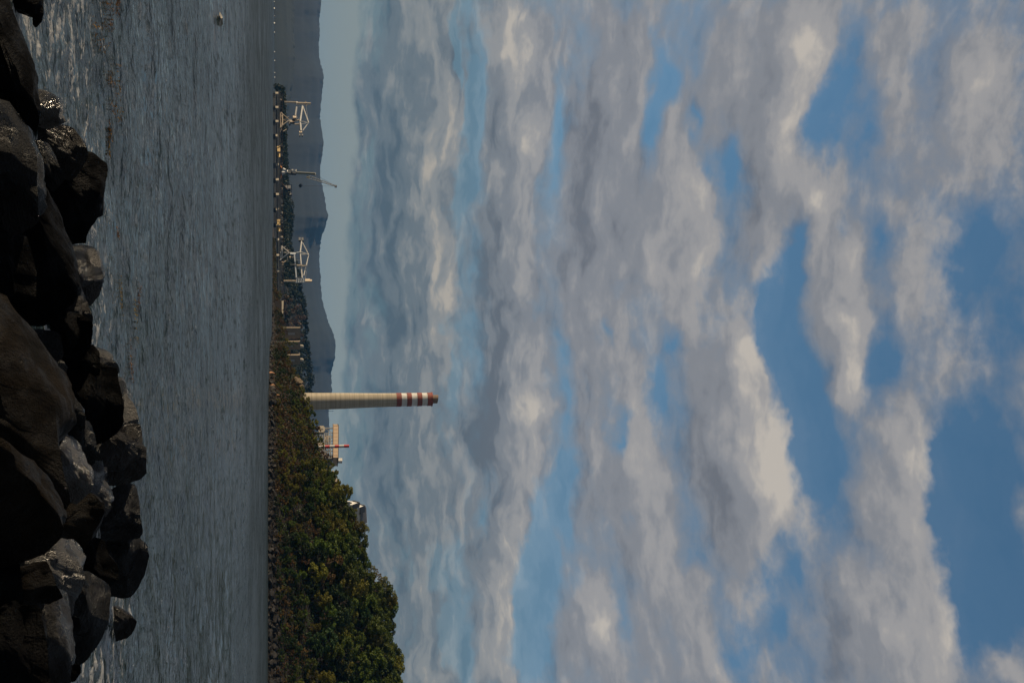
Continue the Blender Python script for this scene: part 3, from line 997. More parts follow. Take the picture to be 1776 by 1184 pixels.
HILL = [(-1400, 520), (-700, 545), (-300, 562), (-100, 552), (0, 557), (15, 556.5), (28, 554), (38, 553.5), (55, 555), (72, 553.5), (90, 553), (105, 554.5), (120, 559), (133, 561.5),
        (145, 560.5), (165, 558.5), (180, 557), (205, 554.5), (225, 558), (248, 561.5), (265, 559.5), (285, 556), (300, 555), (310, 556),
        (325, 560), (345, 563.5), (365, 566.5), (375, 569.5), (383, 567), (395, 564), (410, 558), (425, 555.5), (440, 554), (460, 554),
        (475, 556), (500, 556.5), (520, 559), (540, 564), (560, 570), (575, 577), (590, 581.5), (605, 582), (620, 581), (632, 578),
        (645, 574.5), (660, 575), (680, 575.5), (700, 572), (715, 570), (730, 571), (745, 571.5), (765, 569), (800, 560), (900, 545), (1200, 530), (2600, 520)]
M['hill'] = mat('wooded hillside', (0.006, 0.011, 0.008), 0.95, var=0.5, scale=0.004, col2=(0.004, 0.007, 0.006), coord='Object')
M['hill_near'] = mat('green wooded slope', (0.018, 0.026, 0.012), 0.95, var=0.9, scale=0.006, col2=(0.007, 0.012, 0.007), coord='Object')
ridge_land('hills', HILL, 4600, 8200, M['hill'], 'dark blue wooded hills along the far side of the bay', -1400, 2600, 3, 7.0, 3.1)
LEFT = [(-1400, 500), (-200, 508), (0, 511), (60, 510), (100, 512), (140, 509), (170, 504), (200, 499), (260, 494), (330, 486), (380, 480), (2600, 474)]
ridge_land('hills', LEFT, 4150, 5000, M['hill_near'], 'lower green wooded slope in front of the blue hills', -1400, 420, 3, 5.0, 8.4)

# far shore land behind the jetty, carries the wood
FAR_G = [(120, 478), (165, 486), (240, 489), (300, 490), (350, 494), (380, 497), (430, 497), (480, 508), (520, 515), (560, 520), (600, 523), (640, 526), (680, 528), (760, 530), (900, 520), (1000, 500)]
M['farland'] = mat('dark far land', (0.022, 0.022, 0.014), 0.95, var=0.6, scale=0.02)
ridge_land('terrain', FAR_G, 1680, 2050, M['farland'], 'dark wooded rise behind the coal jetty', 162, 1000, 5, 1.5, 5.5, rows=18, rough=0.1)


def leaf_cloud(b, c, rx, ry, rz, n, s, rnd, flat=0.0):
    for _ in range(n):
        while True:
            p = Vector((rnd.uniform(-1, 1), rnd.uniform(-1, 1), rnd.uniform(-1, 1)))
            if p.length < 1:
                break
        p = p.normalized() * (p.length ** 0.45)
        q = Vector(c) + Vector((p.x * rx, p.y * ry, p.z * rz))
        nrm = (p * 0.7 + Vector((rnd.uniform(-1, 1), rnd.uniform(-1, 1), rnd.uniform(-1, 1))) * 0.8).normalized()
        a = nrm.orthogonal().normalized()
        a.rotate(Matrix.Rotation(rnd.uniform(0, 6.28), 3, nrm))
        e = nrm.cross(a)
        k = s * rnd.uniform(0.6, 1.3)
        b.add([q - a * k * .5, q + e * k * .32, q + a * k * .6, q - e * k * .32], [(0, 1, 2, 3)])


class Raw(MB):
    """as MB but leaves the leaf quads' facing alone"""
    def build(s, name, material, parent=None, loc=None):
        me = bpy.data.meshes.new(name)
        me.from_pydata(s.v, [], s.f)
        me.materials.append(material)
        o = bpy.data.objects.new(name, me)
        COL.objects.link(o)
        if parent:
            o.parent = parent
        else:
            o.location = s.o if loc is None else loc
        return o


FAR_SKY = [(150, 486), (165, 494), (200, 496), (240, 499), (300, 500), (330, 503), (350, 507), (380, 511), (410, 507), (430, 508), (445, 514), (460, 519), (480, 525), (500, 525), (520, 530),
           (540, 533), (560, 536), (580, 534), (600, 538), (620, 541), (640, 543), (660, 546), (672, 544), (690, 540), (720, 538), (760, 536)]


def far_wood():
    rnd = random.Random(11)
    b, r2 = Raw(), Raw()
    for k in range(620):
        u = rnd.uniform(150, 740)
        t = rnd.random() ** 0.8
        g, s = lerp_table(FAR_G, u), lerp_table(FAR_SKY, u)
        low = 490.5 if u < 520 else 492
        v = low + (s - 6 - low) * t
        D = 1690 + 330 * t
        p = W(u, v, D)
        hgt = rnd.uniform(7, 12)
        russet = 512 < u < 605 and 492 < v < 526 and rnd.random() < 0.75 * (1 - abs(u - 560) / 60)
        leaf_cloud(r2 if russet else b, p, hgt * 0.48, hgt * 0.42, hgt * 0.6, 60, 3.4, rnd)
    # ragged top line
    u = 150.0
    while u < 745:
        s = lerp_table(FAR_SKY, u)
        hgt = rnd.uniform(6, 13)
        p = W(u, s - 4 - rnd.uniform(-1, 4), 2010)
        leaf_cloud(b, p, hgt * 0.45, hgt * 0.45, hgt * 0.6, 80, 2.8, rnd)
        u += rnd.uniform(2.0, 4.4)
    o = b.build('far_wood', M['leaf_far'])
    tag(o, 'dark evergreen wood behind the coal jetty and its cranes', 'wood', kind='stuff')
    o = r2.build('russet_wood', M['leaf_russet'])
    tag(o, 'russet brown patch of wood above the shore end of the jetty', 'wood', kind='stuff')


far_wood()

# small craft along the foot of the far hills
DOTS = [(4, 1.6), (15.5, 2.6), (29, 2.0), (41, 2.6), (57, 1.8), (91, 1.8), (106, 2.2), (127, 1.6), (135, 2.0), (60, 1.3)]
DOT_LABEL = ['tiny pale boat nearest the picture\'s top edge by the far hills', 'brightest tiny white boat at the foot of the far hills', 'tiny dark boat between the two brightest white ones',
             'second bright white boat along the far shore', 'tiny pale boat just past the two bright ones', 'faint white boat half way to the jetty end',
             'small bright boat half way to the jetty end', 'tiny pale boat, last but one before the jetty', 'tiny pale boat nearest the jetty\'s outer end', 'dark low boat beside a pale one at the far shore']
for i, (u, s) in enumerate(DOTS):
    p = W(u, 480, 3900)
    p.z = 0
    root = empty('boat', p, DOT_LABEL[i], 'boat', 'boats at the foot of the far hills')
    L = s * 2.2 * 2.0
    b = MB(p)
    b.prism([p + Vector((-L / 2, -1.5, -0.5)), p + Vector((L / 2 - 2, -1.5, -0.5)), p + Vector((L / 2, -1.5, 2.0)), p + Vector((-L / 2, -1.5, 1.8))], (0, 3, 0))
    dk = i in (2, 9)
    root.rotation_euler.z = R(-42)
    b.build('hull', M['dark' if dk else ('white' if i in (1, 3) else 'steel')], root)
    b = MB(p)
    b.box(p + Vector((-L * 0.1, 0, 2.8)), L * 0.45, 2.0, 2.0)
    b.build('cabin', M['dark' if dk else ('white' if i in (1, 3) else 'steel')], root)

# ------------------------------------------------------------------ coal jetty
DJ = 1600.0
PXM = (W(301, 490, DJ) - W(300, 490, DJ)).x     # metres per pixel step out there


def jetty():
    a, z_ = W(158, 484, DJ), W(512, 484, DJ)
    base = Vector((a.x, DJ, 0))
    root = empty('jetty', base, 'long concrete coal jetty on piles with pale pile caps in a row', 'jetty')
    zc0, zc1 = W(300, 478.4, DJ).z, W(300, 483.4, DJ).z
    ztop = W(300, 486.2, DJ).z
    b = MB(base)
    x0, x1 = a.x, z_.x
    b.box(((x0 + x1) / 2, DJ + 9, (zc1 + ztop) / 2 + 0.1), x1 - x0, 22, ztop - zc1)
    b.build('deck', M['deckc'], root)
    b = MB(base)
    for yy in (DJ + 4, DJ + 14):
        b.box(((x0 + x1) / 2, yy, (zc0 + zc1) / 2 - 0.6), x1 - x0 - 8, 3, 1.4)
    b.build('girder', M['dark'], root)
    caps = [164.0, 188.4, 212.6, 237.2, 287, 313, 338.4, 364.4, 390.5, 416.4, 443, 470]
    cap0 = pile0 = None
    for u in caps:
        x = W(u, 481, DJ).x
        if cap0 is None:
            b = MB((0, 0, 0))
            w = 5.2 * PXM
            b.prism([(-w / 2, w * .30, zc0 - (zc0 + zc1) / 2), (w * .30, -w * .5, zc0 - (zc0 + zc1) / 2), (w * .5, w * .2, zc0 - (zc0 + zc1) / 2), (-w * .2, w * .9, zc0 - (zc0 + zc1) / 2)], (0, 0, zc1 - zc0))
            cap0 = b.build('pile_cap', M['concrete'], root)
            cap0.location = Vector((x, DJ - 8.0, (zc0 + zc1) / 2)) - base
            b = MB((0, 0, 0))
            b.tube((0, 0, -5), (0, 0, zc0 + 0.1), 0.7, n=8)
            pile0 = b.build('pile', M['dark'], root)
            pile0.location = Vector((x - 1.6, DJ - 7, 0)) - base
        else:
            o = cap0.copy()
            COL.objects.link(o)
            o.parent = root
            o.location = Vector((x, DJ - 8.0, (zc0 + zc1) / 2)) - base
        for dx, dy in ((1.6, -7), (-1.6, 2), (1.6, 2), (-1.6, 12), (1.6, 12)) + (((-1.6, -7),) if u != caps[0] else ()):
            o = pile0.copy()
            COL.objects.link(o)
            o.parent = root
            o.location = Vector((x + dx, DJ + dy, 0)) - base
    # yellow berthing frames
    for u0, u1, v0, v1 in ((253, 264.5, 480, 486), (266.5, 274, 480.5, 486), (380, 391.5, 480, 486), (393.5, 402, 480.5, 486)):
        p, q = W(u0, v0, DJ - 4), W(u1, v1, DJ - 4)
        b = MB(base)
        b.prism([(p.x, DJ - 5, p.z), (q.x, DJ - 12, p.z + 1), (q.x, DJ - 12, q.z), (p.x, DJ - 5, q.z), ], (0, 3, 0))
        o = b.build('fender_panel', M['yellow'], root)
        o['label'] = 'yellow berthing panel'
    # upper conveyor line: posts, two rails
    zr = W(300, 490.3, DJ).z
    b = MB(base)
    b.box(((x0 + x1) / 2, DJ + 14, zr), x1 - x0, 1.6, 0.9)
    b.box(((x0 + x1) / 2, DJ + 14, zr - 2.6), x1 - x0, 1.2, 0.6)
    b.build('conveyor', M['rust'], root)
    b = MB((0, 0, 0))
    b.box((0, 0, (zr + ztop) / 2), 0.5, 0.5, zr - ztop)
    post0 = b.build('conveyor_post', M['rust'], root)
    post0.location = Vector((x0 + 2, DJ + 14, 0)) - base
    x = x0 + 9.5
    while x < x1:
        o = post0.copy()
        COL.objects.link(o)
        o.parent = root
        o.location = Vector((x, DJ + 14, 0)) - base
        x += 7.5
    b = MB(base)
    x = x0 + 1
    while x < x1:
        b.box((x, DJ - 1.4, ztop + 0.6), 0.18, 0.18, 1.2)
        x += 3.2
    b.box(((x0 + x1) / 2, DJ - 1.4, ztop + 1.2), x1 - x0, 0.2, 0.2)
    b.build('railing', M['steel'], root)
    rnd = random.Random(5)
    for k in range(60):
        x = rnd.uniform(x0 + 3, x1 - 3)
        h = rnd.uniform(1.2, 4.2)
        p = Vector((x, DJ + rnd.uniform(0, 9), ztop))
        b = MB(p)
        b.box(p + Vector((0, 0, h / 2)), rnd.uniform(1, 3.6), 2, h, rnd.uniform(.3, .9))
        b.box(p + Vector((.3, .1, h + .2)), .9, 1.2, .5, .6)
        o = b.build('deck_box', M[rnd.choice(('deckc', 'rust', 'dark', 'concrete', 'deckc'))])
        tag(o, 'small box or bollard standing on the jetty deck', 'box', 'boxes on the jetty deck')
    return ztop


ZJ = jetty()


def rig(D, uc=None, k=0.0):
    """bars and blocks by (u, v) direction in an upright plane at distance D; k turns that plane, near end to the right,
    so its broad side looks towards the sun"""
    xc = W(uc, 486, D).x if uc is not None else 0.0

    def at(u, v, dy=0.0):
        p = W(u, v, D)
        return W(u, v, D + dy - k * (p.x - xc))

    def bar(b, p, q, w, dy=0.0, h=None):
        b.tube(at(*p, dy), at(*q, dy), w * PXM * .70, n=6)

    def block(b, u0, u1, v0, v1, dep, dy=0.0):
        kk = k if k else 0.7
        A, B = W(u0, v0, D + dy), W(u1, v1, D + dy)
        cx = (A.x + B.x) / 2
        y0 = D + dy - k * (cx - xc)
        s_ = y0 / D
        hw = (B.x - A.x) / 2 * s_
        z0, z1 = W(u0, v0, y0).z, W(u1, v1, y0).z
        cx *= s_
        back = Vector((kk, 1, 0)).normalized() * min(dep, hw * 1.2)
        lx = cx - hw
        rx = cx + hw - back.x
        b.prism([(lx, y0 + kk * hw, z0), (rx, y0 - kk * hw, z0), (rx, y0 - kk * hw, z1), (lx, y0 + kk * hw, z1)], back)
    return bar, block


def portal(root, base, D, ul, ur, um0, um1, vt, tie, mt_):
    bar, block = rig(D, (ul + ur) / 2, .5)
    for dy in (-6, 6):
        for s, (uf, ua) in enumerate(((ul, um0), (ur, um1))):
            b = MB(base)
            bar(b, (uf, 485.6), (uf + (ua - uf) * .42, 491), 1.3, dy)
            bar(b, (uf + (ua - uf) * .42, 491), (ua, vt), 1.2, dy)
            b.build('leg', mt_, root)
    b = MB(base)
    for dy in (-6, 6):
        bar(b, (tie[0], tie[2]), (tie[1], tie[2]), 1.5, dy)
        mid = (tie[0] + tie[1]) / 2
        bar(b, (mid, 485.6), (mid, tie[2]), .6, dy)
        bar(b, (ul + 1, 486.4), (ur - 1, 486.4), .8, dy)
        bar(b, (mid, tie[2]), (um0, vt - 3), .5, dy)
        bar(b, (mid, tie[2]), (um1, vt - 3), .5, dy)
        bar(b, (ul + 1, 486.4), (mid, tie[2]), .5, dy)
        bar(b, (ur - 1, 486.4), (mid, tie[2]), .5, dy)
    b.build('brace', mt_, root)
    for uf in (ul, ur):
        for dy in (-6, 6):
            b = MB(base)
            A = W(uf, 485.9, D)
            b.box((A.x, D + dy, ZJ + 0.8), 5, 1.6, 1.6)
            b.build('bogie', M['dark'], root)


def crane_extras(root, base, D, uc, cables, boxes):
    bar, block = rig(D, uc, .7)
    b = MB(base)
    for ua, va, ub, vb in cables:
        bar(b, (ua, va), (ub, vb), .35)
    b.build('cable', M['steel'], root)
    for k, (u, v) in enumerate(boxes):
        b = MB(base)
        block(b, u - 1.3, u + 1.3, v - 1.2, v + 1.2, 3, -2)
        b.build('winch_box', M['rust' if k % 2 else 'dark'], root)


# unloader nearer the outer end: vertical arm on the outer side
def crane_outer():
    D = DJ + 4
    base = W(208, 485, D)
    base.z = ZJ
    root = empty('ship_unloader', base, 'white ship unloader with its arm hanging towards the jetty\'s outer end', 'crane', 'ship unloaders on the jetty')
    bar, block = rig(D, 212, .7)
    portal(root, base, D, 193.5, 221.5, 206.5, 209.5, 500, (199, 218, 489.9), M['cream'])
    b = MB(base)
    block(b, 206, 215.5, 499.5, 511.5, 7, 1)
    block(b, 211, 218, 501, 504, 6, -1)
    b.build('slewing_platform', M['dark'], root)
    b = MB(base)
    block(b, 208, 211.4, 503, 507.2, 4, -5)
    b.build('operator_cab', M['cream'], root)
    b = MB(base)
    block(b, 199.8, 206.2, 508, 514, 6, -3)
    b.build('machine_house', M['cream'], root)
    b = MB(base)
    bar(b, (201, 512.2), (186, 514.4), 2.6, -1)
    b.build('conveyor_boom', M['steel'], root)
    b = MB(base)
    for u, v0 in ((209.4, 511), (216.2, 511)):
        bar(b, (u, v0), (u - .5, 519.5), 2.3, 1)
    b.build('tower', M['cream'], root)
    b = MB(base)
    bar(b, (184.2, 524.6), (211, 520.6), 2.1, 0)
    bar(b, (210.5, 520.6), (227, 522), 2.3, 0)
    b.build('boom', M['white'], root)
    b = MB(base)
    bar(b, (213, 535.2), (184.6, 525.2), 1.5, 0)
    bar(b, (213, 535.2), (226.6, 525.2), 1.2, 0)
    bar(b, (210.4, 521), (213, 535.2), .9, -2)
    bar(b, (215.8, 521.8), (213, 535.2), .9, 2)
    b.build('mast_stay', M['white'], root)
    b = MB(base)
    block(b, 227, 231.8, 519, 524, 5)
    b.build('counterweight_frame', M['cream'], root)
    for v0, v1 in ((518.6, 521), (523.2, 526)):
        b = MB(base)
        block(b, 232, 237.4, v0, v1, 6)
        b.build('counterweight', M['dark'], root)
    b = MB(base)
    bar(b, (177.2, 493.2), (178, 514.4), 2.1)
    bar(b, (179.6, 514.6), (180.3, 539), 3.0)
    bar(b, (177.6, 515), (178.6, 530), .9, 1.5)
    for k in range(7):
        bar(b, (177.8, 516 + 2 * k), (181, 518 + 2 * k), .7)
    bar(b, (176, 529), (179.6, 534), .9)
    bar(b, (183, 531), (180, 537), .9)
    b.build('vertical_arm', M['cream'], root)
    b = MB(base)
    block(b, 175.6, 182.4, 513.8, 516.2, 4)
    b.build('arm_joint', M['white'], root)
    b = MB(base)
    bar(b, (228, 491.2), (224.2, 497), 1.1, 6)
    b.build('tripper_chute', M['cream'], root)
    b = MB(base)
    bar(b, (226, 485.8), (229.5, 485.8), 2.0, 6)
    b.build('tripper_car', M['cream'], root)
    crane_extras(root, base, D, 212, ((213, 535, 178.6, 530), (186, 514, 184.6, 525), (200, 514, 210, 519)), ((206, 513.6), (211, 508), (203, 500)))


crane_outer()


def crane_inner():
    D = DJ + 4
    base = W(438, 485, D)
    base.z = ZJ
    root = empty('ship_unloader', base, 'white ship unloader with its arm hanging towards the shore', 'crane', 'ship unloaders on the jetty')
    bar, block = rig(D, 440, .7)
    portal(root, base, D, 423.6, 451, 437, 439, 500.5, (428, 447, 488.9), M['white'])
    b = MB(base)
    block(b, 436.5, 441, 499.5, 503.5, 6)
    bar(b, (430, 498), (452, 499), 1.2, 3)
    b.build('slewing_platform', M['dark'], root)
    b = MB(base)
    block(b, 444, 447.8, 501.8, 504.8, 4, -4)
    b.build('operator_cab', M['cream'], root)
    b = MB(base)
    block(b, 437.6, 442.4, 503.4, 513.8, 6)
    bar(b, (439.8, 513.8), (438.4, 520), 3.2)
    b.build('tower', M['bluegrey'], root)
    b = MB(base)
    bar(b, (442, 510.4), (482, 513.8), 2.2, -1)
    b.build('conveyor_boom', M['bluegrey'], root)
    b = MB(base)
    bar(b, (418, 523.2), (437.4, 520.6), 1.8)
    bar(b, (437, 520.6), (482, 524), 1.6)
    b.build('boom', M['white'], root)
    b = MB(base)
    bar(b, (441.8, 535.4), (420.6, 524.6), 1.0)
    bar(b, (441.8, 535.4), (478, 526.8), 1.1)
    bar(b, (437, 521), (441.8, 535.4), 1.2, -2)
    bar(b, (441, 521), (441.8, 535.4), 1.2, 2)
    b.build('mast_stay', M['white'], root)
    for v0, v1 in ((518, 521.6), (522.8, 526.4)):
        b = MB(base)
        block(b, 411.4, 419.6, v0, v1, 6)
        b.build('counterweight', M['dark'], root)
    b = MB(base)
    block(b, 458, 462.6, 514.7, 530, 4, -2)
    bar(b, (459, 503.6), (459, 514), 1.0, -2)
    b.build('hoist_housing', M['cream'], root)
    b = MB(base)
    bar(b, (487.4, 492), (487.4, 513), 2.1)
    b.build('vertical_arm', M['cream'], root)
    b = MB(base)
    for k in range(4):
        bar(b, (483.2, 514 + 4 * k), (490, 514 + 4 * k), .9)
        bar(b, (483.2, 514 + 4 * k), (490, 518 + 4 * k), .6)
    bar(b, (483.2, 514), (483.2, 530), 1.0)
    bar(b, (490, 512), (489.6, 529), 1.0)
    b.build('arm_bracket', M['bluegrey'], root)
    b = MB(base)
    block(b, 483.2, 489.8, 529, 538, 5)
    block(b, 484.5, 489, 538, 541, 4)
    b.build('arm_head', M['cream'], root)
    b = MB(base)
    bar(b, (456, 490.4), (452, 496.4), 1.0, 6)
    b.build('tripper_chute', M['cream'], root)
    crane_extras(root, base, D, 440, ((441.8, 535, 489, 529), (482, 514, 478, 526), (450, 511, 452, 521.4), (466, 512.4, 468, 523)), ((446, 508), (434, 500), (428, 494)))


crane_inner()


def crane_grab():
    D = DJ + 4
    base = W(297, 485, D)
    base.z = ZJ
    root = empty('grab_crane', base, 'grey grab crane on orange legs with a raised lattice jib', 'crane')
    bar, block = rig(D, 298, .4)
    for dy in (-6, 5):
        for ua, ub, ut in ((284.5, 290, 290.5), (303, 309, 302.5)):
            A, B, T_ = W(ua, 485.4, D), W(ub, 485.4, D), W(ut, 488.8, D)
            b = MB(base)
            b.prism([(A.x, D + dy + 3, ZJ), (B.x, D + dy - 2, ZJ), (T_.x + 2.4, D + dy - 2, T_.z), (T_.x - 2.4, D + dy + 2, T_.z)], (1.2, 2.0, 0))
            b.build('leg', M['orange'], root)
    b = MB(base)
    A, B = W(289, 488.4, D), W(304.8, 488.4, D)
    T0, T1 = W(295, 499.4, D), W(299, 499.4, D)
    vs = []
    for p, q in ((A, B), (T0, T1)):
        hw = (q.x - p.x) / 2
        cx = (p.x + q.x) / 2
        for sx, sy in ((-1, .3), (.5, -1), (1, -.3), (-.5, 1)):
            vs.append((cx + sx * hw, D + sy * min(hw, 6), p.z))
    b.add(vs, [(3, 2, 1, 0), (4, 5, 6, 7), (0, 1, 5, 4), (1, 2, 6, 5), (2, 3, 7, 6), (3, 0, 4, 7)])
    b.build('pedestal', M['steel'], root)
    b = MB(base)
    block(b, 294, 303, 499.6, 506, 8)
    block(b, 297.5, 304, 506, 513.8, 8, 1)
    b.build('slewing_platform', M['dark'], root)
    b = MB(base)
    block(b, 292.6, 297.6, 506, 514.3, 5, -4)
    b.build('operator_cab', M['white'], root)
    b = MB(base)
    bar(b, (300, 513.6), (301.6, 546.5), 3.2)
    b.build('column', M['olive'], root)
    b = MB(base)
    block(b, 299.6, 304, 545.6, 547.8, 4)
    b.build('column_head', M['steel'], root)
    b = MB(base)
    block(b, 304.6, 309, 531.6, 537.6, 4)
    b.build('jib_foot', M['olive'], root)
    b = MB(base)
    n = 13
    for s in (-1, 1):
        for dy in (-1.6, 1.6):
            bar(b, (307 + s * 2.2, 534.6 - s * .7), (323 + s * .7, 583 - s * .2), .8, dy)
    for k in range(n):
        t0, t1 = k / n, (k + 1) / n
        pt = lambda t, s: (307 + 16 * t + s * (2.2 - 1.5 * t), 534.6 + 48.4 * t - s * (.7 - .5 * t))
        s = 1 if k % 2 else -1
        bar(b, pt(t0, s), pt(t1, -s), .55, 0)
    b.build('jib', M['steel'], root)
    b = MB(base)
    block(b, 320.8, 325.4, 580.4, 584.4, 3)
    b.build('jib_head', M['dark'], root)
    b = MB(base)
    bar(b, (303, 547), (323.5, 583.5), .22)
    bar(b, (304, 544), (322, 580), .22)
    bar(b, (323, 581), (322.4, 526), .22)
    b.build('rope', M['dark'], root)
    b = MB(base)
    A = W(322.2, 521.6, D)
    b.lathe(A + Vector((0, 0, -3.2)), [(.4, 0), (2.6, 1.4), (3.4, 3.2), (2.4, 4.4), (.8, 6.0)], 10)
    b.build('grab', M['dark'], root)


crane_grab()


def hopper_tower():
    D = DJ + 26
    base = W(330, 486, D)
    base.z = ZJ
    bar, block = rig(D)
    root = empty('transfer_tower', base, 'dark steel transfer tower beside the orange legged crane', 'tower')
    b = MB(base)
    for u in (320.5, 327, 334, 340.5):
        for dy in (-4, 4):
            bar(b, (u, 486), (u, 506), .7, dy)
    for v in (493, 499, 505.5):
        for dy in (-4, 4):
            bar(b, (320, v), (341, v), .7, dy)
    b.build('frame', M['dark'], root)
    b = MB(base)
    block(b, 321, 332, 495, 504, 6)
    block(b, 334, 340, 500, 506.5, 6)
    b.build('cladding', M['dark'], root)
    b = MB(base)
    bar(b, (316, 486.6), (329, 499), 1.2, -6)
    b.build('conveyor_boom', M['rust'], root)
    b = MB(base)
    A = W(329, 499.2, D)
    b.box(A + Vector((0, -8, 0)), 1.6, 1.6, 1.6)
    b.build('floodlight', M['white'], root)


hopper_tower()

# ------------------------------------------------------------------ the headland
SHORE = [(395, 1190), (410, 1150), (500, 1000), (585, 850), (602, 600), (690, 500), (800, 460), (950, 430), (1184, 400), (1500, 370), (1900, 360)]
GROUND_V = [(395, 474), (410, 476), (440, 478), (500, 479), (520, 486), (560, 489), (600, 493), (640, 503), (658, 516), (675, 522), (690, 524), (720, 533), (745, 540), (775, 549), (800, 560),
            (820, 568), (840, 575), (860, 590), (880, 602), (910, 610), (950, 609), (1000, 622), (1050, 648), (1100, 655), (1184, 668), (1500, 690), (1900, 690)]
TREE_V = [(395, 476), (415, 479), (440, 481), (500, 482), (520, 489), (550, 491), (565, 497), (600, 500), (620, 504), (640, 512), (655, 520), (662, 527), (672, 528), (680, 530), (690, 537), (700, 540), (715, 546), (730, 551),
          (745, 557), (760, 560), (775, 563), (790, 571), (800, 576), (815, 584), (830, 591), (842, 588), (850, 600), (860, 616), (866, 617), (880, 618), (900, 622), (912, 628), (920, 634), (930, 638), (945, 634),
          (953, 617), (962, 630), (975, 636), (985, 640), (1000, 650), (1010, 662), (1020, 670), (1035, 680), (1050, 686), (1065, 688), (1075, 685), (1080, 676), (1090, 681),
          (1100, 684), (1115, 681), (1125, 676), (1135, 685), (1150, 693), (1165, 699), (1175, 698), (1184, 692), (1300, 705), (1900, 700)]


def slope_point(u, t):
    """point on the headland: t = 0 at the water, 1 on the crest, beyond 1 behind it"""
    ds = lerp_table(SHORE, u)
    vt = lerp_table(GROUND_V, u)
    run = 16.0
    for _ in range(4):
        zt = W(u, vt, ds + run).z
        run = 10.0 + max(zt, 0) / math.tan(R(33))
    if t <= 1:
        d = ds + run * t
        z = -1.0 + (zt + 1.0) * (t ** 0.82)
        if t < 0.12:
            z = -1.0 + (zt + 1.0) * ((0.12 ** 0.82) * (t / 0.12))
    else:
        k = t - 1
        d = ds + run + k * 260
        z = zt * (1 - 0.45 * sstep(0, 2.0, k))
    p = W(u, 480, d)
    p.z = z + 0.9 * noise.fractal(Vector((p.x * .06, p.y * .06, 2.0)), 0.9, 2.0, 4) * min(1, t * 3) * (1 if t < 0.95 else 0.4)
    return p


def build_headland():
    us = []
    u = 395.0
    while u < 1900:
        us.append(u)
        u += 5 if u < 1200 else 25
    tsn = [0, .04, .08, .12, .18, .25, .33, .42, .52, .62, .72, .82, .91, 1.0, 1.1, 1.3, 1.7, 2.3, 3.0]
    vs = [slope_point(u, t) for t in tsn for u in us]
    n = len(us)
    fs = [(j * n + i, j * n + i + 1, (j + 1) * n + i + 1, (j + 1) * n + i) for j in range(len(tsn) - 1) for i in range(n - 1)]
    b = MB()
    b.add(vs, fs)
    o = b.build('terrain', M['soil'], smooth=True)
    tag(o, 'steep brown headland rising from the water under the trees', None, kind='structure')


build_headland()


# ---- trees: prototypes, 10 m tall, base at the origin
def tree_proto(seed, leaf, label, cat='tree', name='tree', spread=3.4, low=0.25, clumps=26, dens=84, leaf_s=0.62, bare=False, group=None):
    rnd = random.Random(seed)
    root = empty(name, (0, 0, -500), label, cat, group)
    tr = MB()
    h = 10.0
    pts = [Vector((0, 0, -1.2))]
    for k in range(1, 6):
        pts.append(Vector((rnd.uniform(-.35, .35) * k * .5, rnd.uniform(-.35, .35) * k * .5, h * 0.15 * k)))
    for i in range(5):
        tr.tube(pts[i], pts[i + 1], 0.24 * (1 - i / 6.2), 0.24 * (1 - (i + 1) / 6.2), 6, cap=(i == 4))
    cen = []
    for k in range(clumps):
        a = rnd.uniform(0, 6.283)
        zz = low + (0.97 - low) * (k + rnd.random()) / clumps
        prof = math.sin(math.pi * min(1.0, 0.16 + 0.84 * (zz - low) / (1.02 - low))) ** 0.6
        rr = spread * prof * rnd.uniform(0.35, 1.0)
        cen.append(Vector((rr * math.cos(a), rr * math.sin(a), zz * h - 0.3)))
    for c in cen[::2]:
        s = pts[min(5, max(1, int(c.z / h / 0.15) - 1))]
        tr.tube(s, s.lerp(c, 0.9) + Vector((0, 0, -.2)), 0.09, 0.03, 5, cap=False)
    tr.build('trunk', M['bark'], root)
    lf = Raw()
    for c in cen:
        r = rnd.uniform(0.75, 1.45)
        leaf_cloud(lf, c, r, r, r * rnd.uniform(.6, .8), int(dens * r * r / 1.2), leaf_s, rnd)
    lf.build('crown', M[leaf], root)
    return root


G_TREE = 'trees covering the headland'
protos = {
    'green': [tree_proto(1, 'leaf_green', 'leafy green tree in the wood on the dark end of the headland', group=G_TREE),
              tree_proto(2, 'leaf_green', 'leafy green tree in the wood on the dark end of the headland', spread=4.0, clumps=24, group=G_TREE)],
    'dark': [tree_proto(3, 'leaf_dark', 'dark green tree in the shaded lower wood of the headland', spread=3.8, clumps=22, group=G_TREE),
             tree_proto(4, 'leaf_dark', 'dark green tree in the shaded lower wood of the headland', spread=3.2, low=.15, group=G_TREE)],
    'olive': [tree_proto(5, 'leaf_olive', 'sunlit olive yellow tree among the headland trees', spread=3.6, group=G_TREE),
              tree_proto(6, 'leaf_olive', 'sunlit olive yellow tree among the headland trees', spread=4.2, low=.12, dens=48, group=G_TREE)],
    'brown': [tree_proto(7, 'leaf_brown', 'dry brown tree among the headland trees', spread=3.2, dens=30, clumps=16, group=G_TREE)],
}
G_SH = 'shrubs on the low end of the headland'
shrubs = {
    'olive': tree_proto(8, 'leaf_olive', 'olive yellow shrub on the low slope beside the tall chimney', 'shrub', 'shrub', 5.0, .02, 18, 60, .8, group=G_SH),
    'brown': tree_proto(9, 'leaf_brown', 'dry brown shrub on the low slope above the shore rocks', 'shrub', 'shrub', 5.2, .02, 18, 52, .8, group=G_SH),
    'dark': tree_proto(10, 'leaf_dark', 'dark green shrub on the shaded low slope', 'shrub', 'shrub', 5.0, .02, 18, 60, .8, group=G_SH),
    'green': tree_proto(12, 'leaf_green', 'green shrub on the low slope beyond the chimney', 'shrub', 'shrub', 5.0, .02, 18, 60, .8, group=G_SH),
}
rnd = random.Random(77)
used = set()


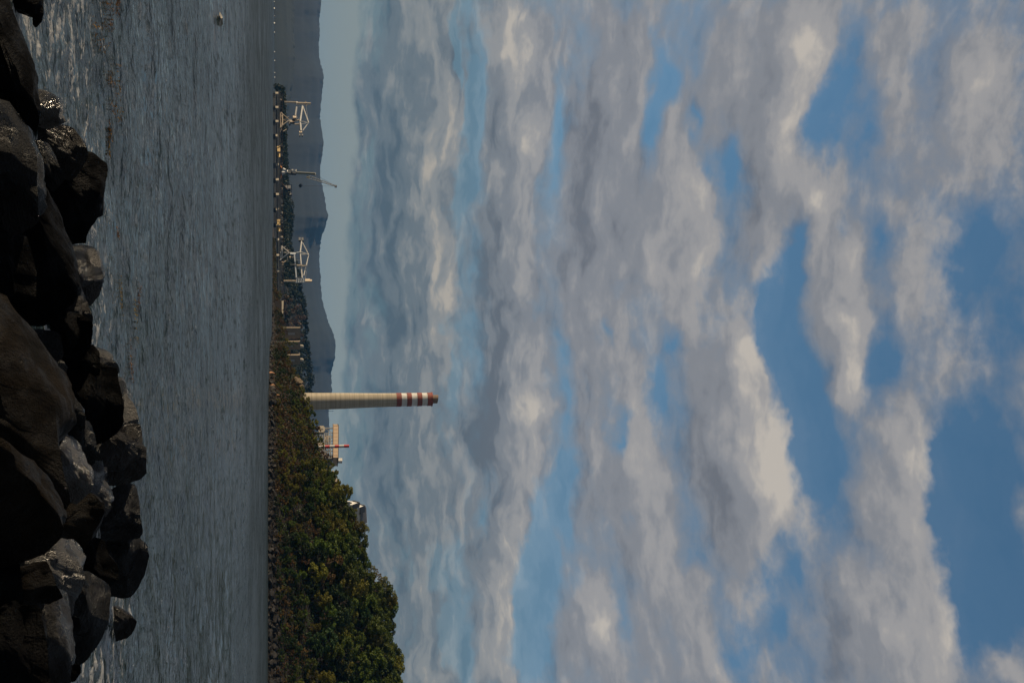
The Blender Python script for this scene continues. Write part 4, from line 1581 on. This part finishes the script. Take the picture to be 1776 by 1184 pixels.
def plant(proto, loc, h, label=None, wide=1.0):
    s = h / 10.0
    sc = (s * wide * rnd.uniform(.9, 1.12), s * wide * rnd.uniform(.9, 1.12), s)
    rz = rnd.uniform(0, 6.283)
    if id(proto) not in used:
        used.add(id(proto))
        proto.location = loc
        proto.rotation_euler = (0, 0, rz)
        proto.scale = sc
        if label:
            proto['label'] = label
        return proto
    return dup(proto, loc, rz, sc, label)


def kind_at(u, t):
    """which sort grows where: olive and brown on the low end, green and dark on the far end"""
    k = sstep(800, 980, u)
    r = rnd.random()
    if r < 0.03 + 0.17 * (1 - k):
        return 'brown'
    if r < 0.20 + 0.45 * (1 - k) * (0.4 + 0.6 * t):
        return 'olive'
    return 'dark' if (t < 0.45 and rnd.random() < 0.55) or rnd.random() < 0.15 else 'green'


n_tree = 0
# crest trees, their tops follow the skyline
u = 842.0
special = {}
while u < 1215:
    p = slope_point(u, 0.97)
    top = W(u, lerp_table(TREE_V, u) + 1, p.y)
    h = max(3.0, top.z - p.z + 0.6)
    if not (856 < u < 918):
        kd = kind_at(u, 1.0)
        if u < 868:
            kd = 'olive'
        plant(rnd.choice(protos[kd]), p, h, wide=1.0 if h > 8 else 1.25)
        n_tree += 1
    u += rnd.uniform(8, 14)
for u, v in ((852, 598), (886, 611), (893, 616), (900, 619), (907, 622), (914, 628), (920, 635)):
    p = slope_point(u, .93)
    p.y -= 1.5
    plant(rnd.choice(protos['olive' if u < 870 or u > 903 else 'green']), p, max(3.0, W(u, v, p.y).z - p.z), wide=1.15)
# the slope itself
rows = [(.90, 9.5), (.78, 11.5), (.66, 11.5), (.54, 11.0), (.42, 10.0), (.31, 8.5), (.21, 6.5), (.13, 4.2)]
for t, hh in rows:
    u = 800 + rnd.uniform(0, 12)
    while u < 1215:
        tt = t + rnd.uniform(-.04, .04)
        p = slope_point(u, tt)
        h = hh * rnd.uniform(.75, 1.3) * (0.65 + 0.35 * sstep(800, 960, u))
        if 860 < u < 920 and t > .75:
            h *= .55
        plant(rnd.choice(protos[kind_at(u, tt)]), p, h, wide=1.15)
        n_tree += 1
        u += rnd.uniform(17, 28)
# shrubs on the low end
for t in (.2, .32, .45, .58, .72, .86, .97):
    u = 505 + rnd.uniform(0, 12)
    while u < 850:
        tt = t + rnd.uniform(-.05, .05)
        p = slope_point(u, tt)
        if t > .9:
            h = max(1.5, W(u, lerp_table(TREE_V, u), p.y).z - p.z)
        else:
            h = rnd.uniform(2.6, 4.6)
        if u < 600:
            h = min(h, 4.2) * 1.2
        if 657 < u < 674 and t > .8:
            u += 9
            continue
        k = rnd.random()
        if u < 690:
            kd = 'brown' if k < .35 else ('dark' if t < .85 and k < .9 else 'olive')
        elif t < .3:
            kd = 'brown' if k < .55 else 'olive'
        else:
            kd = 'olive' if k < .42 else ('brown' if k < .58 else ('green' if k < .82 else 'dark'))
        plant(shrubs[kd], p, h, wide=1.25)
        u += rnd.uniform(11, 18)


for t in (.065, .095, .13, .17):
    u = 700.0 if t > .1 else 800.0
    while u < 1215:
        p = slope_point(u, t + rnd.uniform(-.02, .02))
        plant(shrubs[rnd.choice(('brown', 'dark', 'brown', 'green')) if u > 850 else rnd.choice(('brown', 'olive'))], p, rnd.uniform(2.0, 3.4), wide=1.3,
              label='low shrub just above the shore rocks of the headland')
        u += rnd.uniform(11, 17)


# undergrowth that nobody could count
def undergrowth():
    b, b2 = Raw(), Raw()
    r = random.Random(31)
    for k in range(12500):
        u = r.uniform(415, 1215)
        t = r.uniform(.09 - .03 * sstep(700, 880, u), 1.02) if u > 600 else r.uniform(.2, 1.0)
        p = slope_point(u, t)
        leaf_cloud(b2 if r.random() < (.5 if u < 880 else .1) else b, p + Vector((0, 0, .4)), 1.0, 1.0, .7, 4, .85, r)
    o = b.build('undergrowth', M['leaf_dark'])
    tag(o, 'dark green undergrowth between the headland trees', 'undergrowth', kind='stuff')
    o = b2.build('dry_undergrowth', M['leaf_brown'])
    tag(o, 'dry brown undergrowth between the headland shrubs', 'undergrowth', kind='stuff')


undergrowth()


# shore rocks of the headland
def rock_proto(seed, material, label, size=1.0, name='shore_rock', cat='rock', group='rocks along the headland shore'):
    r = random.Random(seed)
    bm = bmesh.new()
    bmesh.ops.create_icosphere(bm, subdivisions=3, radius=size)
    off = Vector((r.uniform(-9, 9), r.uniform(-9, 9), r.uniform(-9, 9)))
    planes = [(Vector((r.uniform(-1, 1), r.uniform(-1, 1), r.uniform(-.5, 1))).normalized(), r.uniform(.5, .8) * size) for _ in range(8)]
    for v in bm.verts:
        for d, k in planes:
            t = v.co.dot(d) - k
            if t > 0:
                v.co -= d * t
        v.co *= 1 + 0.22 * noise.fractal(v.co / size * 1.3 + off, .9, 2, 4)
    me = bpy.data.meshes.new(name)
    bm.to_mesh(me)
    bm.free()
    for p in me.polygons:
        p.use_smooth = True
    me.set_sharp_from_angle(angle=R(28))
    me.materials.append(M[material])
    o = bpy.data.objects.new(name, me)
    COL.objects.link(o)
    o.location = (0, 0, -500)
    return tag(o, label, cat, group)


M['shorerock'] = mat('brown grey shore rock', (0.012, 0.009, 0.007), 0.8, var=0.9, scale=0.6, col2=(0.004, 0.0035, 0.003), rnd=.7)
def rubble():
    b = MB()
    q = random.Random(91)
    for k in range(4200):
        u = q.uniform(408, 1215)
        p = slope_point(u, q.uniform(.012, .13) * (1 - .45 * sstep(700, 880, u))) + Vector((0, 0, .1))
        w = q.uniform(.25, .7)
        vs = [p + Vector((q.uniform(-1, 1) * w, q.uniform(-1, 1) * w, q.uniform(-.3, .9) * w)) for _ in range(4)]
        b.add(vs, [(0, 1, 2), (0, 1, 3), (1, 2, 3), (0, 2, 3)])
    o = b.build('shore_rubble', M['shorerock'])
    tag(o, 'small dark rubble between the rocks of the headland shore', 'rubble', kind='stuff')


rubble()
M['orangerock'] = mat('orange lit rock', (0.40, 0.19, 0.09), 0.7, var=0.5, scale=0.8)
SL = 'brown grey rock in the band along the headland waterline'
sp_ = [rock_proto(s, 'shorerock', SL) for s in (41, 42, 43, 44)]
r = random.Random(52)
u = 412.0
k = 0
while u < 1200:
    for t in (0.04, 0.075, 0.11):
        if r.random() < (.85 if u > 590 else .6):
            p = slope_point(u + r.uniform(-3, 3), (t + r.uniform(-.02, .02)) * (1 - .45 * sstep(700, 880, u)))
            s = r.uniform(.8, 2.0) * (1.25 if u < 700 else 1.0)
            src = sp_[k % 4]
            o = src if k < 4 else src.copy()
            if k >= 4:
                COL.objects.link(o)
            o.location = p + Vector((0, 0, .1))
            o.rotation_euler = (r.uniform(-.4, .4), r.uniform(-.4, .4), r.uniform(0, 6))
            o.scale = (s * r.uniform(.8, 1.4), s * r.uniform(.8, 1.3), s * r.uniform(.6, 1.0))
            k += 1
    u += r.uniform(8.5, 13)
for u, t, s, lab in ((647, .09, 1.9, 'orange lit rock, largest of those at the water before the chimney'), (669, .10, 1.5, 'second orange lit rock at the water before the chimney'),
                     (686, .22, 1.3, 'small pinkish orange rock among the shrubs below the chimney')):
    o = rock_proto(int(u), 'orangerock', lab)
    o.location = slope_point(u, t) + Vector((0, 0, .6))
    o.scale = (s * .7, s * .7, s)

M['knoll'] = mat('tan knoll rock', (0.20, 0.145, 0.09), 0.9, var=1.0, scale=1.6, col2=(0.03, 0.024, 0.014), bump=1.0, bscale=2.5)
# bare knoll with a railing, left of the chimney
for u, v, s, lab in ((665, 519, 3.2, 'bare tan rock knoll under the small steel railing'), (660, 514, 2.4, 'lower tan rock beside the bare knoll'), (671, 524, 2.0, 'topmost tan rock at the foot of the chimney')):
    o = rock_proto(int(u) + 7, 'knoll', lab, name='knoll_rock', group='bare rocks on the knoll')
    p = W(u, v, slope_point(u, .9).y - 1)
    o.location = p
    o.scale = (s, s, s * .8)
M['pale_stone'] = mat('pale stone', (0.42, 0.34, 0.24), 0.85, var=0.5, scale=0.5)
for u, v, s, lab in ((821, 578, 1.6, 'pale stone lump beside the dark building wall'), (832, 580, 2.0, 'biggest pale stone on the crest near the house'), (838, 577, 1.2, 'small pale stone nearest the house')):
    o = rock_proto(int(u) + 3, 'pale_stone', lab, name='crest_stone', group='pale stones on the crest')
    o.location = W(u, v, slope_point(u, 1).y - 2)
    o.scale = (s, s, s * .8)
D = slope_point(669, .97).y
b = MB(W(669, 527, D))
for u in (666.8, 669.4, 672):
    b.bar(W(u, 524, D), W(u, 534, D), .10)
for v in (528.5, 531, 533.6):
    b.bar(W(666.8, v, D), W(672, v, D), .09)
for u in (666.8, 672):
    b.bar(W(u, 524, D) + Vector((0, 1.6, 0)), W(u, 534, D) + Vector((0, 1.6, 0)), .10)
    b.bar(W(u, 533.6, D), W(u, 533.6, D) + Vector((0, 1.6, 0)), .09)
o = b.build('railing', M['steel'])
tag(o, 'small steel guard railing standing on the bare knoll', 'railing')

# low barrier and handrail where the jetty comes ashore
D = slope_point(533, .45).y
A, B = W(521, 489.4, D), W(545, 492.2, D)
b = MB(A)
b.prism([(A.x, D + 4, A.z - .4), (B.x, D - 4, A.z - .4), (B.x, D - 4, B.z - .6), (A.x, D + 4, B.z)], (0, .8, 0))
o = b.build('barrier_wall', M['concrete'])
b = MB(A)
b.prism([(A.x + .1, D + 4.2, A.z - 7), (B.x - .1, D - 3.8, A.z - 7), (B.x - .1, D - 3.8, A.z - .41), (A.x + .1, D + 4.2, A.z - .41)], (0, .6, 0))
b.build('footing', M['soil'], o).location = (0, 0, 0)
tag(o, 'low sunlit concrete wall where the jetty meets the land', 'wall')
D = slope_point(505, .95).y
b = MB(W(505, 488, D))
for k in range(11):
    b.bar(W(490 + 3 * k, 485, D), W(490 + 3 * k, 492, D), .14)
for v in (488.4, 490, 491.8):
    b.bar(W(490, v, D), W(520, v, D), .12)
o = b.build('handrail', M['steel'])
tag(o, 'grey handrail along the shore end of the jetty', 'railing')


# ------------------------------------------------------------------ industrial sheds in front of the wood
def shed(u0, u1, ul, v0, v1, D, label, wall, tank_u=None):
    A, B = W(u0, v0, D), W(u1, v1, D)
    L = W(ul, v0, D)
    z0, z1 = min(A.z, 4), B.z
    root = empty('shed', (A.x, D, z0), label, 'shed', 'sheds above the low slope')
    base = Vector((A.x, D, z0))
    dep = 22.0
    b = MB(base)
    # plan: front right, front left, back left (the sunlit end wall shows), back right
    plan = [(B.x, D), (A.x, D), (L.x, D + dep), (B.x + (L.x - A.x), D + dep)]
    b.prism([(x, y, z0) for x, y in plan], (0, 0, z1 - z0))
    b.build('wall', M[wall], root)
    b = MB(base)
    b.prism([(x + (.4 if x > (A.x + B.x) / 2 else -.4), y, z1 + .01) for x, y in plan], (0, 0, .5))
    b.build('roof', M['grey_panel'], root)
    b = MB(base)
    w = (B.x - A.x) * .22
    b.box((A.x * .45 + B.x * .55, D - .05, z0 + (z1 - z0) * .62), w, .12, (z1 - z0) * .3)
    b.build('shutter', M['steel'], root)
    if tank_u:
        t = W(tank_u, v1, D + 9)
        b = MB(base)
        b.lathe((t.x, D + 9, z1 + .3), [(1.6, 0), (2.1, 1.0), (2.1, 3.0), (1.3, 4.2), (.3, 4.6)], 14)
        b.build('ventilator', M['concrete'], root, smooth=True)


M['shedwall'] = mat('tan shed wall', (0.24, 0.19, 0.13), 0.85, var=0.7, scale=0.3)
shed(568.5, 587, 566.5, 497, 521, 1250, 'dark long shed with one thin white lit edge', 'shedwall')
shed(592.5, 606, 588, 499, 520, 1240, 'shed with a broad cream end wall behind a small green bush', 'shedwall', 600.5)
shed(616, 632, 611.5, 501, 520, 1230, 'tan shed nearest the chimney with a white roof ventilator', 'shedwall', 624)
p = W(596, 503, 1225)
plant(shrubs['green'], p, 9.5, 'bright green bush in front of the cream ended shed', wide=.8)


# ------------------------------------------------------------------ tall chimney
def chimney():
    D = 800.0
    u = 693.6
    v2z = lambda v: W(u, v, D).z
    pxm = (W(u + 1, 600, D) - W(u, 600, D)).x
    x = W(693.9, 650, D).x
    base = Vector((x, D, v2z(490)))
    root = empty('chimney', base, 'tall concrete power station chimney with red and white bands at its top', 'chimney')
    W_T = [(480, 31.4), (540, 29.6), (600, 27.4), (642, 24.9), (688, 23.5), (749, 22.8)]
    rad = lambda v: lerp_table(W_T, v) / 2 * pxm
    b = MB(base)
    prof = [(rad(v), v2z(v) - base.z) for v in (490, 515, 540, 565, 585, 600, 615, 630, 645, 660, 675, 687.2)]
    b.lathe(base, prof, 64)
    o = b.build('shaft', M['chimney'], root, smooth=True)
    cuts = [687.2, 695.8, 705.0, 713.3, 722.8, 731.3, 740.4, 748.9]
    for k in range(7):
        v0, v1 = cuts[k], cuts[k + 1]
        b = MB(base)
        e = .18 if k % 2 == 0 else .0
        b.lathe(base, [(rad(v0) + e, v2z(v0) - base.z + .02), (rad(v1) + e, v2z(v1) - base.z - .02)], 64)
        q = b.build('band', M['red' if k % 2 == 0 else 'whiteband'], root, smooth=True)
        q['label'] = 'red painted band' if k % 2 == 0 else 'white painted band'
    b = MB(base)
    rf = 7.5 * pxm
    n = 40
    z0, zt = v2z(748.9) - base.z, v2z(759.8) - base.z
    vs = []
    for k in range(n):
        a = 2 * math.pi * k / n
        vs.append(base + Vector((rf * math.cos(a), rf * math.sin(a), z0)))
    for k in range(n):
        a = 2 * math.pi * k / n
        vs.append(base + Vector((rf * math.cos(a), rf * math.sin(a), zt - .5 * (1 + math.cos(a)) * 0.9)))
    for k in range(n):
        a = 2 * math.pi * k / n
        vs.append(base + Vector((rf * .88 * math.cos(a), rf * .88 * math.sin(a), zt - 1.4)))
    fs = [(k, (k + 1) % n, n + (k + 1) % n, n + k) for k in range(n)] + [(n + k, n + (k + 1) % n, 2 * n + (k + 1) % n, 2 * n + k) for k in range(n)] + [tuple(range(2 * n, 3 * n)), tuple(range(n))[::-1]]
    b.add(vs, fs)
    b.build('flue', M['fluec'], root, smooth=True)
    b = MB(base)
    b.lathe(base, [(rad(748.9) + .5, z0 - .5), (rad(748.9) + .5, z0 + .25)], 64)
    b.build('rim', M['red'], root, smooth=True)


M['fluec'] = mat('sooty flue steel', (0.20, 0.13, 0.08), 0.8, var=0.6, scale=0.3)
chimney()


def small_stack():
    D = 640.0
    u = 774.8
    pxm = (W(u + 1, 580, D) - W(u, 580, D)).x
    v2z = lambda v: W(u, v, D).z
    base = W(u, 548, D)
    root = empty('stack', base, 'slim red and white banded steel stack before the beige building', 'chimney')
    cuts = [548, 563.8, 571.8, 580.3, 588, 596.6, 605.3]
    for k in range(6):
        v0, v1 = cuts[k], cuts[k + 1]
        r0, r1 = 2.6 * pxm, 2.6 * pxm
        if k == 0:
            r0 = 1.5 * pxm
        b = MB(base)
        b.lathe(base, [(r0, v2z(v0) - base.z + .01), (r1, v2z(v1) - base.z - .01)], 24)
        q = b.build('band', M['whiteband' if k % 2 == 0 else 'redbright'], root, smooth=True)
        q['label'] = 'white painted band' if k % 2 == 0 else 'red painted band'
    b = MB(base)
    for k in range(2):
        v = 598.5 + 4 * k
        b.lathe(base + Vector((0, 0, v2z(v) - base.z)), [(2.75 * pxm, 0), (2.75 * pxm, .25)], 20)
    b.build('ring', M['redbright'], root)
    # bracing pipe at the side
    b = MB(base)
    prev = None
    for k in range(9):
        a = math.pi * k / 8
        q = base + Vector(((2.6 + 5.0 * math.sin(a)) * pxm, 0, v2z(569 + 3.4 * -math.cos(a)) - base.z))
        if prev is not None:
            b.tube(prev, q, .16, n=6)
        prev = q
    b.build('pipe', M['white'], root)


small_stack()


def plant_building():
    D = 700.0
    K = 0.7                                   # the long side is turned towards the sun
    xc = W(764, 570, D).x
    base = W(764, 550, D)
    root = empty('boiler_house', base, 'beige upper storey building on open steel frames beside the small stack', 'building')
    bk = Vector((K, 1, 0)).normalized()

    def at(u, v, t=0.0):
        p = W(u, v, D)
        return W(u, v, D - K * (p.x - xc)) + bk * t

    dep = 12.5
    b = MB(base)
    b.prism([at(735.2, 578), at(793, 578), at(793, 586.2), at(738.5, 586.8), at(735.2, 585.4)], bk * dep)
    b.build('upper_storey', M['cladding'], root)
    b = MB(base)
    b.prism([at(735, 585.6, -.3), at(738.4, 587.0, -.3), at(793.5, 586.5, -.3), at(793.5, 587.3, -.3), at(738.4, 587.6, -.3), at(735, 586.2, -.3)], bk * (dep + .6))
    b.build('roof', M['dark'], root)
    b = MB(base)
    b.prism([at(735, 577.2, -.25), at(793.2, 577.2, -.25), at(793.2, 578.2, -.25), at(735, 578.2, -.25)], bk * .5)
    for k in range(9):
        u = 738 + 6.4 * k
        b.prism([at(u, 578.6, -.1), at(u + .3, 578.6, -.1), at(u + .3, 585.8, -.1), at(u, 585.8, -.1)], bk * .2)
    b.build('trim', M['rust'], root)
    b = MB(base)
    b.prism([at(788, 545, 1), at(793.6, 545, 1), at(793.6, 577, 1), at(788, 577, 1)], bk * (dep - 1.5))
    b.build('wall', M['grey_panel'], root)
    b = MB(base)
    b.prism([at(791.5, 587.2, 2), at(796.4, 587.2, 2), at(796.4, 594, 2), at(791.5, 594, 2)], bk * 3.5)
    b.build('roof_plant', M['white'], root)
    b = MB(base)
    for u in (741, 750, 757.5, 763, 768.5, 781, 787):
        for t in (.6, dep - 1):
            b.tube(at(u, 546, t), at(u, 577.5, t), .24, n=6)
    for v in (556, 563, 570, 574):
        for t in (.6, dep - 1):
            b.tube(at(746, v, t), at(790, v, t), .20, n=6)
    for ua, ub in ((741, 750), (750, 757.5), (763, 757.5), (768.5, 763), (781, 787)):
        b.tube(at(ua, 563, .6), at(ub, 577, .6), .16, n=6)
        b.tube(at(ub, 556, .6), at(ua, 570, .6), .16, n=6)
    b.build('steel_frame', M['steel'], root)
    for (u0, u1, v0, v1, t, dd) in ((752, 762, 564, 572, 3, 4), (779, 788, 548, 568, 4, 5), (762, 770, 548, 566, 4, 4)):
        b = MB(base)
        b.prism([at(u0, v0, t), at(u1, v0, t), at(u1, v1, t), at(u0, v1, t)], bk * dd)
        b.build('duct', M['cladding'], root)
    b = MB(base)
    for k in range(5):
        b.tube(at(752, 559 + k * 3.4, .2), at(789, 560 + k * 3.4, .2), .16, n=6)
    b.build('pipe', M['steel'], root)


plant_building()


def hopper_box():
    D = 690.0
    K = 0.7
    xc = W(743.8, 558, D).x
    base = W(743.8, 548, D)
    bk = Vector((K, 1, 0)).normalized()

    def at(u, v, t=0.0):
        p = W(u, v, D)
        return W(u, v, D - K * (p.x - xc)) + bk * t

    root = empty('hopper', base, 'cream box with slanted top corners on the crest by the steel frames', 'hopper')
    b = MB(base)
    b.prism([at(738, 552.8), at(749, 552.8), at(749, 561.2), at(746, 563.6), at(741, 563.6), at(738, 561.2)], bk * 3)
    b.build('box', M['concrete'], root)
    b = MB(base)
    for k in range(3):
        u = 742.6 + k * 1.1
        b.prism([at(u, 556.8, -.06), at(u + .6, 556.8, -.06), at(u + .6, 560.4, -.06), at(u, 560.4, -.06)], bk * .1)
    b.build('vent', M['dark'], root)
    b = MB(base)
    for u in (739.5, 747.6):
        b.tube(at(u, 542, 1.5), at(u, 552.9, 1.5), .3, n=6)
    b.tube(at(741, 563.2, 1.5), at(741, 577.5, 1.5), .25, n=6)
    b.build('leg', M['steel'], root)


hopper_box()


# ------------------------------------------------------------------ house on the crest
def house():
    D = slope_point(890, 1).y + 2
    px = (W(891, 620, D) - W(890, 620, D)).x
    base = W(891, 612, D)
    root = empty('house', base, 'white house with dark gabled roofs half hidden by trees on the crest', 'house')
    P = lambda u, v, dy=0.0: Vector((W(u, v, D).x, D + dy, W(u, v, D).z))
    # main block
    b = MB(base)
    b.prism([P(880, 600, 3), P(910, 600, 3), P(910, 627, 3), P(880, 627, 3)], (0, 7, 0))
    b.build('wall', M['housewhite'], root)
    b = MB(base)
    e0, e1, e2, e3 = P(878.5, 626.8, 2.2), P(913.6, 626.8, 2.2), P(913.6, 626.8, 10.8), P(878.5, 626.8, 10.8)
    r0, r1 = P(882.5, 637, 6.5), P(909.6, 638.6, 6.5)
    b.add([e0, e1, e2, e3, r0, r1], [(0, 1, 5, 4), (1, 2, 5), (2, 3, 4, 5), (3, 0, 4), (3, 2, 1, 0)])
    b.build('roof', M['roofdark'], root)
    # two gabled bays, their ends turned to the sun
    for (uc, vt, ve, vb, hw, dy, dep) in ((871.0, 622.6, 612.0, 600, 4.2, -1.5, 5.5), (877.5, 632.6, 624.8, 606, 3.4, 0.6, 5.0)):
        c = P(uc, ve, dy)
        ax = Vector((0.80, 0.60, 0))          # ridge direction, away from the sun
        sd = Vector((0.60, -0.80, 0))
        w = hw * px
        zt, ze, zb = P(uc, vt).z, P(uc, ve).z, P(uc, vb).z
        f = lambda s, z, k: Vector((c.x, c.y, z)) + sd * (s * w) + ax * (k * dep)
        b = MB(base)
        b.prism([f(-1, zb, 0), f(1, zb, 0), f(1, ze, 0), f(0, zt, 0), f(-1, ze, 0)], ax * dep)
        b.build('gable', M['housewhite'], root)
        b = MB(base)
        for s in (-1, 1):
            b.prism([f(0, zt + .12, -.08), f(s * 1.22, ze - .45 * (zt - ze) * .22 + .05, -.08), f(s * 1.22, ze - .45 * (zt - ze) * .22 + .3, -.08), f(0, zt + .38, -.08)], ax * (dep + .1))
        b.build('gable_roof', M['roofdark'], root)
        b = MB(base)
        q = f(0, (zb + ze) / 2 + .4, -.02)
        b.prism([q - sd * w * .35 + Vector((0, 0, -.7)), q + sd * w * .35 + Vector((0, 0, -.7)), q + sd * w * .35 + Vector((0, 0, .7)), q - sd * w * .35 + Vector((0, 0, .7))], ax * -.05)
        b.build('window', M['glass'], root)
    b = MB(base)
    b.prism([P(868, 600, -2.4), P(880, 600, -2.4), P(880, 607, -2.4), P(868, 607, -2.4)], (0, 2, 0))
    b.build('porch', M['housewhite'], root)


house()

# bare pale trunks leaning out of the scrub
for i, (ua, va, ub, vb, t, lab) in enumerate(((820, 523, 819, 546, .62, 'pale bare stick standing up through the brown scrub'), (842, 505, 834, 530, .5, 'leaning bleached branch in the scrub below the pale stones'),
                                              (912, 474, 911, 486, .14, 'short pale stump by the water under the house'), (995, 475, 994, 503, .2, 'thin upright pale trunk by the water under the wood'))):
    D = slope_point(ua, t).y - 3
    A, B = W(ua, va - 4, D), W(ub, vb, D)
    b = MB(A)
    b.tube(A, A.lerp(B, .5) + Vector((.2, 0, 0)), .13, .09, 7)
    b.tube(A.lerp(B, .5) + Vector((.2, 0, 0)), B, .09, .04, 7)
    b.tube(A.lerp(B, .6), A.lerp(B, .8) + Vector((.9, .3, .2)), .05, .02, 5)
    o = b.build('bare_trunk', M['palebark'])
    tag(o, lab, 'dead tree', 'bare trunks on the headland')

# mast on the far ridge
p = W(712.5, 569, 8150)
b = MB(p)
b.tube(p, W(712.5, 579, 8150), 2.2, 1.0, 6)
b.bar(W(711.5, 576.5, 8150), W(713.5, 576.5, 8150), 2.0)
o = b.build('mast', M['dark'])
tag(o, 'thin radio mast on the far ridge just beyond the chimney', 'mast')

# ------------------------------------------------------------------ floating things
WEED = [(10, 203, .7, 'small brown seaweed raft at the picture\'s top edge'), (40, 180, 1.9, 'largest orange brown seaweed raft near the picture\'s top edge'), (25, 194, 1.0, 'ragged seaweed strip beyond the largest raft'),
        (128, 197, 1.0, 'short seaweed tuft between the two larger rafts'), (175, 206, 1.6, 'second largest seaweed raft, beyond the black slab'), (200, 195, 1.0, 'thin trailing end of seaweed near the second raft'),
        (255, 194, .6, 'faint seaweed wisp near the cracked black rock'), (500, 208, 1.3, 'long thin seaweed line off the rounded boulder'), (525, 243, 1.1, 'thin seaweed line farthest from the rocks'),
        (565, 234, 1.3, 'thin seaweed line off the black round backed boulder'), (625, 222, 1.0, 'small seaweed wisp off the squared black rock'), (398, 211, .5, 'tiny seaweed tuft off the blunt cornered rock')]
for i, (u, v, s, lab) in enumerate(WEED):
    r = random.Random(300 + i)
    ry = ray(u, v)
    k = (H_CAM - 0.03) / -ry.z
    c = CAM + ry * k
    b = Raw(c)
    pn = 3 + int(3 * s)
    thin = i >= 5
    for q in range(pn):
        cc = c + Vector((r.uniform(-.30, .30) * s * (1.6 if thin else 1), r.uniform(-.5, .5) * s * (.35 if thin else 1.0), 0))
        for m_ in range(15):
            g = cc + Vector((r.gauss(0, .10 * s), r.gauss(0, .10 * s * (.5 if thin else 1)), 0))
            g.z = wave(g.x, g.y) + r.uniform(.0, .07)
            n_ = Vector((r.uniform(-.7, .7), r.uniform(-.7, .7), 1)).normalized()
            a = n_.orthogonal().normalized()
            a.rotate(Matrix.Rotation(r.uniform(0, 6.28), 3, n_))
            e = n_.cross(a)
            w = r.uniform(.015, .04)
            b.add([g - a * w * 1.4, g + e * w * .5, g + a * w * 1.4, g - e * w * .5], [(0, 1, 2, 3)])
    o = b.build('seaweed', M['weed'])
    tag(o, lab, 'seaweed', 'seaweed floating off the rocks', 'stuff')

# pale scrap on the open water
ry = ray(35, 377)
c = CAM + ry * (H_CAM / -ry.z)
D = c.y
b = MB(c)
hull = [W(20.5, 378.2, D), W(25, 381.5, D), W(33, 383.5, D), W(42, 384, D), W(44.5, 380, D), W(46, 375.5, D), W(40, 374.5, D), W(34, 377, D), W(27, 377.6, D)]
hull = [q + Vector((0, .25 * math.sin(i_ * 2.1), .12)) for i_, q in enumerate(hull)]
cen_ = sum(hull, Vector()) / len(hull)
b.add([cen_ + Vector((0, -.35, .05)), cen_ + Vector((.1, .4, 0))] + hull, [(0, 2 + i_, 2 + (i_ + 1) % 9) for i_ in range(9)] + [(1, 2 + (i_ + 1) % 9, 2 + i_) for i_ in range(9)])
o = b.build('floating_scrap', M['scrap'])
tag(o, 'pale crumpled scrap floating alone on the open water', 'flotsam')

# ------------------------------------------------------------------ the air over the bay
def haze():
    b = MB()
    b.box((0, 7600, 320), 27000, 17000, 660)
    o = b.build('haze', bpy.data.materials.new('bay haze'))
    mt = o.data.materials[0]
    mt.use_nodes = True
    nt = NT(mt.node_tree)
    nt.n.clear()
    out = nt.new('ShaderNodeOutputMaterial')
    pv = nt.new('ShaderNodeVolumePrincipled')
    pv.inputs['Color'].default_value = (0.11, 0.43, 1.0, 1)
    pv.inputs['Density'].default_value = 0.000025
    pv.inputs['Anisotropy'].default_value = 0.0
    nt.l.new(pv.outputs[0], out.inputs['Volume'])
    tag(o, 'thin blue haze over the bay and the hills', None, kind='stuff')


haze()
